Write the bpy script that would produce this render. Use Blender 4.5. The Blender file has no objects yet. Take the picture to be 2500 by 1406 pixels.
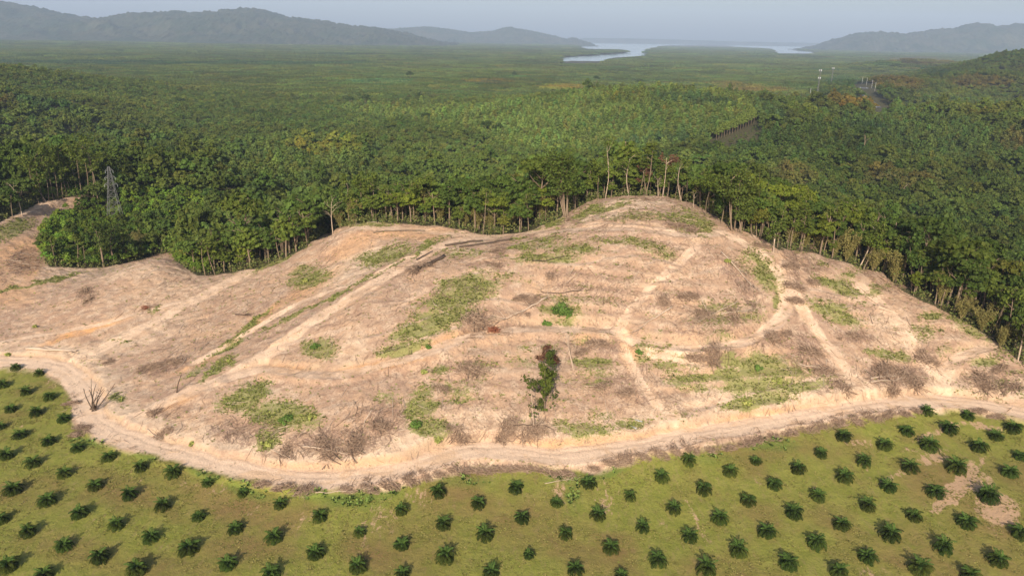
import bpy, math, random
import numpy as np
from mathutils import Matrix, Vector

rs = np.random.RandomState(11)
random.seed(5)
R = math.radians
scn = bpy.context.scene
COL = scn.collection

# ------------------------------------------------------------------ camera
CAM_H = 92.0
FPX = 1785.0                       # focal length in px of the 2500 px wide photo
PITCH, ROLL = 18.95, 1.0
cam_d = bpy.data.cameras.new("camera")
cam_d.sensor_width = 36.0
cam_d.lens = 36.0 * FPX / 2500.0
cam_d.clip_start = 1.0
cam_d.clip_end = 80000.0
cam = bpy.data.objects.new("camera", cam_d)
COL.objects.link(cam)
M3 = Matrix.Rotation(R(90 - PITCH), 3, 'X') @ Matrix.Rotation(R(ROLL), 3, 'Z')
cam.matrix_world = Matrix.Translation((0, 0, CAM_H)) @ M3.to_4x4()
scn.camera = cam
CM = np.array([list(r) for r in M3])

# ------------------------------------------------------------------ world, sun, exposure
SUN_EL, SUN_AZ = 29.0, 8.0         # shadows run away from the camera, slightly to the right
world = bpy.data.worlds.new("World")
scn.world = world
world.use_nodes = True
wn = world.node_tree
for n in list(wn.nodes): wn.nodes.remove(n)
sky = wn.nodes.new('ShaderNodeTexSky')
sky.sky_type = 'NISHITA'
sky.sun_disc = False
sky.sun_elevation = R(SUN_EL)
sky.sun_rotation = R(180 + SUN_AZ)
sky.altitude = 100
sky.air_density = 1.0
sky.dust_density = 2.5
sky.ozone_density = 1.5
bg = wn.nodes.new('ShaderNodeBackground'); bg.inputs[1].default_value = 0.13
wo = wn.nodes.new('ShaderNodeOutputWorld')
wn.links.new(sky.outputs[0], bg.inputs[0]); wn.links.new(bg.outputs[0], wo.inputs[0])
sd = bpy.data.lights.new("sun", 'SUN')
sd.energy = 5.0; sd.angle = R(0.55); sd.color = (1.0, 0.90, 0.75)
sun = bpy.data.objects.new("sun", sd); COL.objects.link(sun)
_dir = Vector((math.sin(R(SUN_AZ)) * math.cos(R(SUN_EL)), math.cos(R(SUN_AZ)) * math.cos(R(SUN_EL)), -math.sin(R(SUN_EL))))
sun.rotation_euler = _dir.to_track_quat('-Z', 'Y').to_euler()
scn.view_settings.view_transform = 'Standard'
scn.view_settings.look = 'None'
scn.view_settings.exposure = 0.12
scn.view_settings.gamma = 1.0
HAZE_DENSITY = 6.2e-5

# ------------------------------------------------------------------ projection
def proj(x, y, z):
    d = np.stack([x, y, np.asarray(z) - CAM_H], -1) @ CM
    w = np.maximum(-d[..., 2], 1e-3)
    px = 1250 + FPX * d[..., 0] / w
    py = 703 - FPX * d[..., 1] / w
    bad = d[..., 2] > -1
    return np.where(bad, -9e4, px), np.where(bad, -9e4, py)
def ray(px, py):
    px = np.asarray(px, float); py = np.asarray(py, float)
    d = np.stack([(px - 1250) / FPX, -(py - 703) / FPX, -np.ones_like(px)], -1) @ CM.T
    return d
def at_z(px, py, z):
    d = ray(px, py); t = (np.asarray(z, float) - CAM_H) / d[..., 2]
    return d[..., 0] * t, d[..., 1] * t
def at_y(px, py, Y):
    d = ray(px, py); t = Y / d[..., 1]
    return d[..., 0] * t, CAM_H + d[..., 2] * t

# ------------------------------------------------------------------ noise
def _h(i, j, s):
    n = (i * 374761393 + j * 668265263 + s * 974711) & 0xffffffff
    n = ((n ^ (n >> 13)) * 1274126177) & 0xffffffff
    n = n ^ (n >> 16)
    return (n & 0xffff) / 32767.5 - 1.0
def vn(x, y, s=0):
    xi = np.floor(x).astype(np.int64); yi = np.floor(y).astype(np.int64)
    fx = x - xi; fy = y - yi
    fx = fx * fx * (3 - 2 * fx); fy = fy * fy * (3 - 2 * fy)
    a = _h(xi, yi, s); b = _h(xi + 1, yi, s); c = _h(xi, yi + 1, s); d = _h(xi + 1, yi + 1, s)
    return (a * (1 - fx) + b * fx) * (1 - fy) + (c * (1 - fx) + d * fx) * fy
def fbm(x, y, s=0, o=4, g=0.5):
    r = 0; a = 1; t = 0
    for k in range(o):
        r = r + a * vn(x * 2 ** k + 17 * k, y * 2 ** k - 9 * k, s + k); t += a; a *= g
    return r / t
def sst(a, b, x):
    t = np.clip((x - a) / (b - a), 0, 1); return t * t * (3 - 2 * t)
def inpoly(px, py, poly):
    px = np.asarray(px); r = np.zeros(px.shape, bool); n = len(poly)
    for i in range(n):
        x1, y1 = poly[i]; x2, y2 = poly[(i + 1) % n]
        if y1 == y2: continue
        c = ((y1 > py) != (y2 > py)) & (px < (x2 - x1) * (py - y1) / (y2 - y1) + x1)
        r ^= c
    return r
def segdist(x, y, P):
    """distance to polyline P (n,k), and the polyline's interpolated extra columns"""
    best = np.full(x.shape, 1e9); ext = np.zeros(x.shape + (P.shape[1] - 2,))
    side = np.zeros(x.shape)
    for a, b in zip(P[:-1], P[1:]):
        dx, dy = b[0] - a[0], b[1] - a[1]
        L = dx * dx + dy * dy + 1e-9
        t = np.clip(((x - a[0]) * dx + (y - a[1]) * dy) / L, 0, 1)
        d = np.hypot(x - a[0] - t * dx, y - a[1] - t * dy)
        m = d < best
        best[m] = d[m]
        for k in range(2, P.shape[1]):
            ext[..., k - 2][m] = (a[k] + t * (b[k] - a[k]))[m]
    return best, ext

# ------------------------------------------------------------------ terrain
ZSEA = -22.0
WATER = [[(1354,151),(1366,142),(1400,139),(1440,137),(1490,133),(1528,130),(1533,124),(1510,121),(1440,121),(1405,114),(1428,106),(1412,99),(1424,95),(1430,88),(2040,88),(2050,113),(1960,119),(1930,124),(2010,128),(1985,132),(1905,131),(1882,131),(1880,119),(1800,115),(1755,110),(1690,111),(1620,112),(1600,117),(1584,124),(1584,136),(1500,142),(1475,151)],
         [(1300,126),(1335,125),(1342,128),(1305,129)]]
def water_at(x, y):
    px, py = proj(x, y, np.full(np.shape(x), ZSEA))
    px = px + 5 * vn(x / 90, y / 90, 5)
    w = np.zeros(np.shape(px), bool)
    for p in WATER: w |= inpoly(px, py, p)
    return w & (y > 2500)

BUMPS = []
def bump(px, py, Y, wpx, wy, canopy=12, base=-12):
    X, Z = at_y(px, py, Y)
    BUMPS.append((float(X), Y, wpx * Y / FPX, wy, float(Z) - canopy - base))
bump(-60, 212, 780, 190, 150)         # dark hill on the left
bump(-150, 150, 1000, 220, 200)
bump(240, 345, 560, 160, 90, 14)
bump(1640, 214, 900, 330, 170)       # plantation rise
bump(1900, 262, 700, 180, 110)
bump(2080, 246, 850, 170, 110)
bump(2210, 186, 1500, 110, 160)
bump(2330, 178, 1550, 90, 180)
bump(2560, 118, 1800, 130, 260)
bump(2440, 168, 1500, 90, 200)
bump(2420, 262, 760, 210, 130)
bump(2130, 212, 1300, 60, 120, 3)
bump(2250, 140, 3000, 90, 260)
bump(1370, 206, 1500, 60, 90)
bump(1180, 186, 1800, 120, 120, 12)
bump(1960, 200, 1700, 140, 150)
bump(780, 355, 520, 120, 60)
def far_h(x, y):
    z = -12 - 7 * sst(900, 3200, y) + 2.0 * fbm(x / 160, y / 160, 3, 3)
    add = 0
    for bx, by, sx, sy, h in BUMPS:
        g = h * np.exp(-0.5 * (((x - bx) / sx) ** 2 + ((y - by) / sy) ** 2))
        add = np.maximum(add, g) + 0.25 * np.minimum(add, g) * 0
    return z + add * (1 + 0.12 * fbm(x / 60, y / 60, 9, 3))

CP = [(0,1400,0),(600,1400,0),(1250,1400,0),(1900,1400,0.5),(2500,1400,1),(0,1150,0),(300,1250,0),(900,1300,0),(1250,1220,0.5),(1900,1200,1.5),(2400,1200,2.5),(2000,1080,3),(2300,1010,4.5),(2500,1050,4.5),(0,950,-0.5),(120,1000,0),(300,1120,0),(600,1200,0),(1050,1180,1),(1550,1150,2),
 (0,880,0),(150,900,0),(210,1000,.6),(400,1095,1.2),(800,1175,2),(1150,1100,3),(1450,1103,3.5),(1900,1012,4.5),(2300,972,6),(2500,1005,6),
 (300,850,3),(500,950,6),(700,900,10),(900,900,12),(650,1040,5),(820,1000,8.5),(1000,1050,7),(1000,830,17),(600,800,9.5),(450,780,7),(700,690,15),(800,640,19),(850,560,27),(950,552,28),(1060,560,28),(1190,578,28),(1050,640,26.5),(850,760,19),(600,910,8.5),(1280,566,29),(1380,540,33),(1470,492,37),(1560,480,39),(1660,500,38),(1710,535,37),(1760,572,35.5),(1880,615,31),(2100,680,24),(2300,775,18),(2480,905,11.5),
 (1500,640,30),(1300,650,28),(1200,740,21.5),(1350,800,17),(1200,900,12.5),(1350,950,10.5),(1300,1050,5.5),(1500,800,18),(1550,900,12),(1600,1000,7.5),(1750,700,26),(1700,820,18),(1880,780,19.5),(1900,700,25),(1900,900,11.5),(2000,950,8.5),(2100,850,13.5),(2200,750,19),(2300,880,11),(2450,950,7.5),
 (100,720,5),(250,700,9),(350,640,13),(420,630,12),(480,690,10.5),(200,800,4),(0,780,2.5),(0,700,6),(60,660,8),(0,600,11),(0,560,14),(100,505,15.5),(200,470,17)]
WP = [(-170,300,3),(-120,300,4),(-120,265,4),(-150,262,5),(-200,330,8),(-90,300,9),(-60,330,6),(-175,390,12),(-230,420,14),(-290,390,15),(-20,345,4),(30,345,6),(70,345,10),(110,325,10),(150,290,6),(190,250,0),(215,210,-4),(250,160,-6),(130,340,2),(0,400,-6),(80,420,-6),(-100,420,-4),(160,380,-8),
      (-320,300,8),(-250,230,2),(-240,150,-1),(-200,80,0),(-100,50,0),(0,50,0),(100,50,0.5),(190,60,1),(260,110,-2)]
for X in range(-500, 501, 100): WP.append((X, 640, None)); WP.append((X, 540, None))
for Y in (60, 160, 260, 360, 450): WP.append((-520, Y, None)); WP.append((460, Y, None)); WP.append((330, Y, None))
cpx = np.array(CP, float)
cx, cy = at_z(cpx[:, 0], cpx[:, 1], cpx[:, 2])
pts = [(a, b, c) for a, b, c in zip(cx, cy, cpx[:, 2])]
for a, b, c in WP:
    pts.append((a, b, float(far_h(np.array(float(a)), np.array(float(b)))) if c is None else c))
pts = np.array(pts)
S = 100.0
def U(r2):
    return 0.5 * r2 * np.log(r2 + 1e-9)
A = pts[:, :2] / S
n = len(A)
K = U(((A[:, None] - A[None]) ** 2).sum(2)) + np.eye(n) * 0.004
Pm = np.hstack([np.ones((n, 1)), A])
L = np.zeros((n + 3, n + 3)); L[:n, :n] = K; L[:n, n:] = Pm; L[n:, :n] = Pm.T
w = np.linalg.solve(L, np.concatenate([pts[:, 2], np.zeros(3)]))
def near_h(x, y):
    x = x / S; y = y / S
    r = w[n] + w[n + 1] * x + w[n + 2] * y
    for i in range(n):
        r = r + w[i] * U((x - A[i, 0]) ** 2 + (y - A[i, 1]) ** 2)
    return r
def growth(lo, hi, step, a, b, g):
    c = list(np.arange(lo, hi + 1e-6, step))
    up = []; v = hi; s = step
    while v < b: s *= g; v += s; up.append(v)
    dn = []; v = lo; s = step
    while v > a: s *= g; v -= s; dn.append(v)
    return np.array(dn[::-1] + c + up)
GX = growth(-215, 185, 0.4, -22000, 22000, 1.03)
GY = growth(106, 345, 0.4, -300, 24000, 1.022)
NX, NY = len(GX), len(GY)
XX, YY = np.meshgrid(GX, GY)
HH = far_h(XX, YY)
m = (XX > -520) & (XX < 460) & (YY > -20) & (YY < 640)
wt = sst(640, 540, YY[m]) * sst(-520, -420, XX[m]) * sst(460, 360, XX[m])
HH[m] = HH[m] * (1 - wt) + near_h(XX[m], YY[m]) * wt
HH = np.where(water_at(XX, YY), -29.0, HH)
def grid_h(x, y, H=None):
    H = HH if H is None else H
    x = np.clip(np.asarray(x, float), GX[0], GX[-1] - 1e-3); y = np.clip(np.asarray(y, float), GY[0], GY[-1] - 1e-3)
    i = np.clip(np.searchsorted(GX, x, 'right') - 1, 0, NX - 2); j = np.clip(np.searchsorted(GY, y, 'right') - 1, 0, NY - 2)
    fx = (x - GX[i]) / (GX[i + 1] - GX[i]); fy = (y - GY[j]) / (GY[j + 1] - GY[j])
    return (H[j, i] * (1 - fx) + H[j, i + 1] * fx) * (1 - fy) + (H[j + 1, i] * (1 - fx) + H[j + 1, i + 1] * fx) * fy
def cast(px, py, ymax=12000., clamp=None):
    """pixel -> first point of the terrain on that ray; with clamp: nearest approach before Y=clamp"""
    px = np.atleast_1d(np.asarray(px, float)); py = np.atleast_1d(np.asarray(py, float))
    d = ray(px, py); d = d / d[:, 1:2]
    Y = 85 * np.exp(np.linspace(0, math.log((clamp or ymax) / 85.), 1500))
    out = np.zeros((len(px), 3))
    for k in range(len(px)):
        x = d[k, 0] * Y; z = CAM_H + d[k, 2] * Y
        g = z - grid_h(x, Y)
        b = np.where(g < 0)[0]
        if len(b) and b[0] > 0:
            i = b[0]; t = g[i - 1] / (g[i - 1] - g[i]); yy = Y[i - 1] + t * (Y[i] - Y[i - 1])
        else:
            yy = Y[np.argmin(g / Y)]
        xx = d[k, 0] * yy
        out[k] = (xx, yy, grid_h(xx, yy))
    return out

# tracks: pixel polyline, half width, bank width, strength
def dense(pl, n=6):
    pl = np.array(pl, float); o = []
    for a, b in zip(pl[:-1], pl[1:]):
        for t in np.linspace(0, 1, n, endpoint=False): o.append(a + (b - a) * t)
    o.append(pl[-1]); o = np.array(o)
    for _ in range(3):
        o[1:-1] = 0.25 * o[:-2] + 0.5 * o[1:-1] + 0.25 * o[2:]
    return o
TRACKS = [
 ([(-60,878),(0,880),(80,880),(150,895),(195,930),(212,975),(222,1020),(280,1060),(400,1098),(520,1130),(650,1160),(800,1172),(950,1155),(1060,1120),(1150,1095),(1250,1100),(1350,1112),(1450,1105),(1600,1080),(1700,1057),(1850,1036),(2000,1006),(2150,985),(2290,975),(2400,985),(2560,1020)], 3.5, 1.0, 1.0, 'main'),
 ([(330,1020),(420,975),(560,920),(650,870),(740,800),(850,730),(960,665),(1050,610),(1100,592),(1190,580),(1280,572),(1400,560),(1540,556),(1640,570),(1700,578),(1760,565)], 2.6, 2.6, .9, 'soft'),
 ([(180,880),(260,845),(350,800),(450,745),(560,690),(640,645),(720,598),(800,570),(870,553),(960,558),(1060,567),(1150,578)], 2.6, 3.0, .8, 'soft'),
 ([(560,925),(640,895),(700,908),(800,918),(880,908),(960,884),(1060,853),(1150,818),(1250,802),(1380,805),(1500,806),(1560,842),(1700,856),(1800,846),(1870,815),(1915,765),(1922,700),(1895,650),(1840,605),(1760,565)], 2.2, 1.8, 1.0, 'bench'),
 ([(1700,600),(1650,650),(1590,700),(1530,770),(1510,810),(1530,870),(1570,950),(1620,1010),(1660,1045)], 1.5, 1.8, .8, 'soft'),
 ([(1915,640),(1930,700),(1960,760),(2010,830),(2060,890),(2120,950),(2150,980)], 2.0, 2.0, .7, 'soft'),
 ([(2100,700),(2180,770),(2230,850),(2290,920),(2310,965)], 2.4, 2.5, .6, 'soft'),
 ([(2310,965),(2310,900),(2345,872),(2400,850)], 1.8, 1.6, .9, 'bench'),
 ([(-60,565),(0,540),(60,516),(140,485),(210,462)], 2.5, 2.5, .8, 'soft'),
 ([(470,890),(560,838),(640,790),(720,745),(820,705),(900,680),(1000,630)], 1.3, 1.5, .9, 'bench'),
 ([(0,835),(120,815),(240,795),(330,765),(440,735)], 1.3, 1.4, .8, 'bench'),
 ([(900,822),(1000,792),(1090,757),(1150,732),(1230,730),(1300,747)], .8, 1.0, .9, 'terr'),
 ([(990,735),(1060,697),(1130,670),(1230,660)], .8, 1.0, .9, 'terr'),
 ([(930,862),(1020,832),(1110,797)], .8, 1.0, .9, 'terr'),
 ([(1130,640),(1230,625),(1330,640),(1420,650),(1500,628),(1580,622),(1660,652)], .8, 1.1, .8, 'terr'),
 ([(1430,548),(1500,545),(1580,552),(1640,560)], .7, .9, .8, 'terr'),
 ([(1470,520),(1550,515),(1640,525),(1700,540)], .7, .9, .6, 'terr'),
 ([(1980,705),(2060,722),(2140,745)], .8, 1.0, .8, 'terr'),
 ([(1990,745),(2060,765),(2130,790)], .7, 1.0, .8, 'terr'),
 ([(1700,1000),(1790,975),(1880,950),(1960,932),(2010,915)], .8, 1.0, .9, 'terr'),
 ([(1580,870),(1700,890),(1800,900)], .8, 1.0, .6, 'terr'),
 ([(640,860),(760,820),(850,800)], .8, 1.2, .6, 'terr'),
 ([(1560,760),(1680,770),(1800,760),(1860,720)], .8, 1.1, .6, 'terr'),
 ([(1540,700),(1640,690),(1760,650)], .8, 1.1, .6, 'terr'),
]
fm = (XX > -330) & (XX < 240) & (YY > 95) & (YY < 420)
jj = np.where(fm.any(1))[0]; ii = np.where(fm.any(0))[0]
sl = (slice(jj[0], jj[-1] + 1), slice(ii[0], ii[-1] + 1))
fx_, fy_ = XX[sl], YY[sl]
base_f = HH[sl].copy()
new_f = base_f.copy()
T_rut = np.zeros_like(base_f); T_road = np.zeros_like(base_f); T_bank = np.zeros_like(base_f); T_edge = np.zeros_like(base_f)
TW = []
for pl, hw, bw, st, kind in TRACKS[1:] + TRACKS[:1]:          # the main track is cut last
    pp = dense(pl)
    W3 = cast(pp[:, 0], pp[:, 1], clamp=400.)
    z = W3[:, 2].copy()
    for _ in range(10): z[1:-1] = .25 * z[:-2] + .5 * z[1:-1] + .25 * z[2:]
    W3[:, 2] = z
    TW.append(W3)
    x0, x1, y0, y1 = W3[:, 0].min() - 12, W3[:, 0].max() + 12, W3[:, 1].min() - 12, W3[:, 1].max() + 12
    m = (fx_ > x0) & (fx_ < x1) & (fy_ > y0) & (fy_ < y1)
    a, b = fx_[m], fy_[m]
    wob = 0.55 * fbm(a / 5, b / 5, 31, 3) * (hw / 2.) + .25 * vn(a / 1.4, b / 1.4, 8)
    d, e = segdist(a, b, W3)
    d = d + wob
    zt = e[:, 0]
    if kind == 'main': zt = zt - 0.3 + .03 * np.cos(d * 2.4)
    flat = 1 - sst(hw, hw + bw, d)
    cur = new_f[m]
    dz = (zt - cur) * flat * st
    new_f[m] = cur + dz
    T_road[m] = np.maximum(T_road[m], (1 - sst(hw * .8, hw * 1.15, d)) * {'main': 1, 'soft': .6, 'bench': .72, 'terr': .5}[kind] * (1 if kind == 'main' else np.clip(.85 + .8 * fbm(a / 3.5, b / 3.5, 33, 3), 0, 1.3)))
    cut = sst(hw * .85, hw * 1.05, d) * (1 - sst(hw + bw * .75, hw + bw * 1.3, d))
    uphill = sst(0.15, 1.0, cur - zt)
    T_bank[m] = np.maximum(T_bank[m], cut * uphill * {'main': 1, 'soft': .55, 'bench': .95, 'terr': .25}[kind])
    if kind == 'main': T_rut[m] = (np.exp(-((np.abs(d) - 1.05) / .33) ** 2) * .9 + np.exp(-((d - 2.6) / .3) ** 2) * .5) * np.clip(.55 + 1.2 * fbm(a / 7, b / 7, 35, 3), 0, 1)
    if kind == 'main': T_edge[m] = np.maximum(T_edge[m], sst(hw, hw + 1, d) * (1 - sst(hw + 3, hw + 9, d + 2 * fbm(a / 6, b / 6, 4, 3))))
HH[sl] = new_f

# clearing outline (world polygon from the forest edge seen in the photo)
EDGE = [(2500,890),(2400,812),(2300,757),(2200,708),(2150,668),(2050,637),(1960,613),(1900,612),(1860,583),(1780,552),(1730,518),(1680,494),(1600,479),(1530,476),(1470,484),(1400,513),(1370,533),(1280,567),(1190,574),(1120,562),(1050,553),(960,545),(870,549),(800,568),(750,602),(700,628),(640,656),(560,668),(480,672),(440,645),(420,616),(380,622),(330,638),(250,653),(180,655),(120,652),(95,605),(110,558),(150,524),(200,495),(232,475),(190,463),(100,493),(0,543),(-80,575)]
ew = cast([e[0] for e in EDGE], [e[1] for e in EDGE], clamp=345.)
CLEAR = [(200, 150), (200, 20), (-300, 20), (-330, 300)] 
CLEAR = [(float(a), float(b)) for a, b, _ in ew] + [(-300, 250), (-300, 20), (200, 20), (190, 140)]
def cleared(x, y):
    return inpoly(x, y, CLEAR)
# rough clods and rills on the bare ground
x, y = fx_, fy_
# palm field: below (nearer than) the main road
main = TW[-1]
mo = np.argsort(main[:, 0])
def road_y(px_):           # pixel y of the main road's lower side at pixel x
    return np.interp(px_, [-60,0,100,150,175,170,260,400,520,650,800,950,1060,1150,1300,1450,1600,1700,1900,2050,2150,2250,2350,2450,2560],
                     [895,897,905,935,975,1030,1085,1115,1150,1178,1195,1195,1165,1140,1140,1150,1110,1100,1060,1030,1015,1003,1000,1015,1040])
pxg, pyg = proj(fx_, fy_, HH[sl])
fieldm = sst(-6, 12, pyg - road_y(pxg) + 10 * fbm(fx_ / 3, fy_ / 3, 77, 3)) * (fy_ < 300)
fieldm = np.where(pyg < 870, 0, fieldm)
clr = cleared(fx_, fy_)
rough = np.where(clr, 1.0, .4) * (1 - .85 * T_road) * (1 - .85 * fieldm)
dn = fbm(fx_ / 2.2, fy_ / 2.2, 41, 4, .6)
HH[sl] += rough * (.40 * dn + .5 * fbm(fx_ / 9, fy_ / 9, 42, 3)) + .05 * vn(fx_ / .9, fy_ / .9, 43) * (1 - .6 * T_road)
HH[sl] += fieldm * .12 * fbm(fx_ / 6, fy_ / 6, 44, 3)

ph = base_f / 2.3 + .30 * fbm(fx_ / 16, fy_ / 16, 48, 3)
fr = ph - np.floor(ph)
hillm = clr * sst(900, 1150, pxg) * (1 - T_road) * (1 - fieldm) * np.clip(.75 + 1.2 * fbm(fx_ / 26, fy_ / 26, 49, 2), 0, 1)
HH[sl] += hillm * .42 * (sst(0, .22, fr) * (1 - sst(.22, 1., fr)))
CONT = hillm * np.exp(-((fr - .30) / .13) ** 2)
# ------------------------------------------------------------------ surface masks
def blob(px, py, L):
    r = np.zeros(px.shape)
    for b in L:
        cx_, cy_, rx, ry = b[:4]; an = R(b[4]) if len(b) > 4 else 0; st = b[5] if len(b) > 5 else 1
        m = (np.abs(px - cx_) < (rx + ry) * 1.8) & (np.abs(py - cy_) < (rx + ry) * 1.8)
        if not m.any(): continue
        dx, dy = px[m] - cx_, py[m] - cy_
        u = (dx * math.cos(an) + dy * math.sin(an)) / rx; v = (-dx * math.sin(an) + dy * math.cos(an)) / ry
        r[m] = np.maximum(r[m], st * (1 - sst(.45, 1.5, np.hypot(u, v))))
    return r
VEG = [(1110,735,110,40,-25),(1060,790,110,26,-20),(985,852,70,16,-15),(1130,690,80,22,-15,.7),(1368,765,45,32,0,.8),(690,1015,90,35,5),(600,972,70,28,-20),(655,1075,34,24,-30),(1025,995,40,45,10,.9),(1050,1045,55,28,15),(1840,915,120,45,0),(1895,958,120,26,-14),(1820,985,40,24,0),(1440,1052,70,18,0,.8),(1540,1035,40,18,0,.6),(780,850,45,28,0,.8),(755,680,55,24,-10,.8),(740,660,40,12,-20,.7),(940,625,70,22,-15,.75),(1030,605,50,8,-35,.9),(1400,612,60,20,0,.7),(1310,600,60,16,0,.6),(1320,632,80,16,0,.7),(1690,545,55,30,20,.8),(1590,530,100,14,0,.6),(1605,612,60,18,15,.6),(1500,590,120,12,0,.4),(1865,660,30,60,-25,.8),(1840,640,50,40,0,.5),(1800,760,100,30,0,.3),(1900,720,14,60,8,.7),(1655,900,60,18,0,.6),(1690,930,70,22,0,.6),(2050,700,70,16,18,.9),(2040,765,70,22,22,.8),(2130,718,22,12,0,.9),(2175,868,70,14,10,.8),(2275,770,25,14,0,.8),(2250,810,50,30,0,.4),(2310,860,20,20,0,.5),(1570,855,35,28,0,.7),(1450,895,50,26,0,.7),(1460,940,30,18,0,.6),(1340,860,30,20,0,.3),(1120,965,40,25,0,.5),(1070,905,30,20,0,.7),(950,970,40,20,0,.5),(600,800,90,7,-36,1),(560,835,70,12,-36,1),(860,700,260,4,-27,.9),(290,833,28,8,0,.6),(285,972,22,10,0,.7),(380,757,24,5,-25,.6),(440,765,20,5,-25,.5),(1640,862,60,8,0,.6),(1700,895,30,10,0,.5),(1130,620,60,12,0,.5),(1240,680,60,12,0,.5),(2400,885,40,14,0,.5),(2440,800,60,40,40,.8),(2300,720,90,16,35,.7),(2350,790,50,20,35,.6),(1480,510,60,8,-15,.8),(1420,525,50,9,-25,1),(1340,550,40,6,-20,.9),(720,610,60,7,-35,1),(650,645,50,8,-30,1),(900,548,70,8,0,.7),(30,560,60,20,-25,.7),(60,700,130,4,-14,.9),(160,680,40,3,-14,.8),(2060,675,30,10,0,.5),(2150,700,30,10,0,.5),(1170,905,30,30,0,.3),(1370,610,20,14,0,.8),(1640,850,14,8,0,.6),(1655,870,20,8,0,.6),(530,900,60,10,-38,.8),(480,905,40,8,-40,.6),(560,890,16,10,0,.6),(1270,870,40,30,0,.3),(2345,960,30,10,0,.3),(2440,945,26,10,0,.5),(1470,1010,40,16,0,.4)]
BRUSH = [(212,720,22,28,60,1),(360,750,30,8,-20,1),(400,895,75,16,-15,.9),(270,885,36,12,-15,.6),(420,1010,60,30,0,.6),(400,1060,60,24,0,.6),(600,1055,110,40,0,.8),(820,1080,140,40,0,.9),(930,1020,90,50,0,.7),(1160,790,45,45,0,1),(1230,800,70,20,0,.9),(1150,900,60,30,0,.8),(1250,1060,140,26,0,.7),(1310,735,50,16,0,.9),(1430,710,110,50,0,.6),(1500,720,80,60,0,.6),(1610,740,120,40,0,.6),(1750,785,120,50,0,.75),(1480,850,90,26,0,.8),(1560,940,60,60,40,.7),(1460,930,80,40,30,.6),(1740,865,90,18,0,.9),(1960,880,60,80,-40,.8),(2000,930,60,40,0,.7),(2190,920,110,32,0,1),(1880,830,60,20,-20,.9),(2090,820,60,16,10,.8),(2420,930,100,30,0,.8),(2260,880,20,50,-40,.9),(1800,680,30,90,-40,.8),(1930,640,18,80,-15,.9),(1980,650,40,20,30,.8),(1030,655,40,10,-30,1),(1215,612,26,16,0,.9),(1380,680,40,24,0,.6),(1655,550,50,14,20,1),(1550,530,60,10,0,.5),(1390,535,26,10,0,.8),(1980,600,100,12,20,.8),(1830,600,60,10,30,.7),(2150,690,60,14,30,.7),(60,640,60,40,-20,.8),(20,800,20,20,0,.5),(0,680,30,60,0,.6),(130,640,40,14,0,.5),(1210,640,26,30,0,.7),(1650,1000,80,18,30,.6),(1100,980,50,70,0,.4),(1100,640,160,20,0,.3),(1600,480,110,12,0,.6),(1120,1060,60,30,0,.6),(700,1110,140,18,5,.6),(1750,630,60,20,0,.5),(1560,670,60,20,0,.5),(470,770,50,16,-10,.4),(600,770,20,6,0,.7),(1190,720,30,16,0,.4)]
RIM = [(700,1180,60,8,0,.5),(880,1182,90,14,-10,1),(1010,1160,80,14,-15,1),(1150,1150,80,22,0,1),(1250,1142,90,14,0,1),(1400,1150,60,10,0,.6),(1530,1120,90,16,-10,1),(1700,1090,110,22,-5,1),(1850,1070,80,20,-10,1),(1990,1040,80,18,-10,1),(2110,1020,90,22,-8,1),(2210,1008,50,14,0,1),(2400,1010,60,10,10,.5),(180,1000,26,60,0,.5),(200,1050,30,16,0,.8),(330,1095,80,10,20,.5)]
OCHRE = [(50,620,70,40,-20,.6),(30,720,60,30,0,.4),(200,810,110,7,-18,1),(620,790,110,10,-38,.8),(760,700,90,18,-30,.6),(690,900,60,10,0,.8),(640,900,40,12,0,.6),(920,895,110,10,-10,1),(1100,830,90,14,-20,.7),(1000,570,120,14,0,.5),(860,600,70,26,-30,.5),(1350,1085,160,12,-5,.9),(1600,1060,160,8,-8,.7),(1850,1015,120,8,-10,1),(1535,860,20,50,-10,.7),(1530,820,14,14,0,.8),(240,1025,36,9,10,1.3),(218,1010,10,8,0,1.3),(215,990,14,30,0,.7),(70,640,30,36,-10,.8),(860,1130,300,9,-3,.5),(1430,830,30,30,0,.4),(480,890,70,8,-20,.5),(430,980,60,12,-25,.7),(1200,810,26,12,0,1)]
PALE = [(860,650,110,30,-25,.8),(690,990,40,14,0,.7),(1650,930,50,14,0,.5),(1540,500,90,16,-10,.9),(1460,530,60,10,-10,.9),(640,960,80,14,0,.6),(450,700,200,50,-20,.3),(2180,800,60,50,40,.5),(1700,960,50,14,-40,.7),(1580,930,40,30,0,.4),(860,850,30,50,20,.6),(250,660,160,24,0,.5),(350,820,120,30,-20,.5)]
px, py = pxg, pyg
nz1 = fbm(fx_ / 4, fy_ / 4, 61, 4, .6); nz2 = fbm(fx_ / 1.6, fy_ / 1.6, 62, 3, .6)
V_ = blob(px + 14 * nz1, py + 8 * nz1, VEG)
B_ = blob(px - 16 * nz1, py + 8 * nz2, BRUSH)
B_ = np.maximum(B_, .20 + .38 * fbm(fx_ / 14, fy_ / 14, 66, 3))     # thin litter nearly everywhere on the hill
RM_ = blob(px, py + 5 * nz1, RIM) * np.clip(.55 + .9 * nz2, 0, 1)
O_ = blob(px + 8 * nz1, py + 4 * nz1, OCHRE)
P_ = blob(px + 8 * nz1, py + 5 * nz1, PALE)
P_ = np.maximum(P_, T_edge * .8 * (1 - RM_)); P_ = np.maximum(P_, .4 * CONT)
V_ = np.clip(V_ * np.where(hillm > .1, .92 + .25 * (fr > .4) - .30 * CONT, 1.) + .30 * hillm * np.exp(-((fr - .8) / .16) ** 2) * (nz1 > -.1), 0, 1.2)
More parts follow.
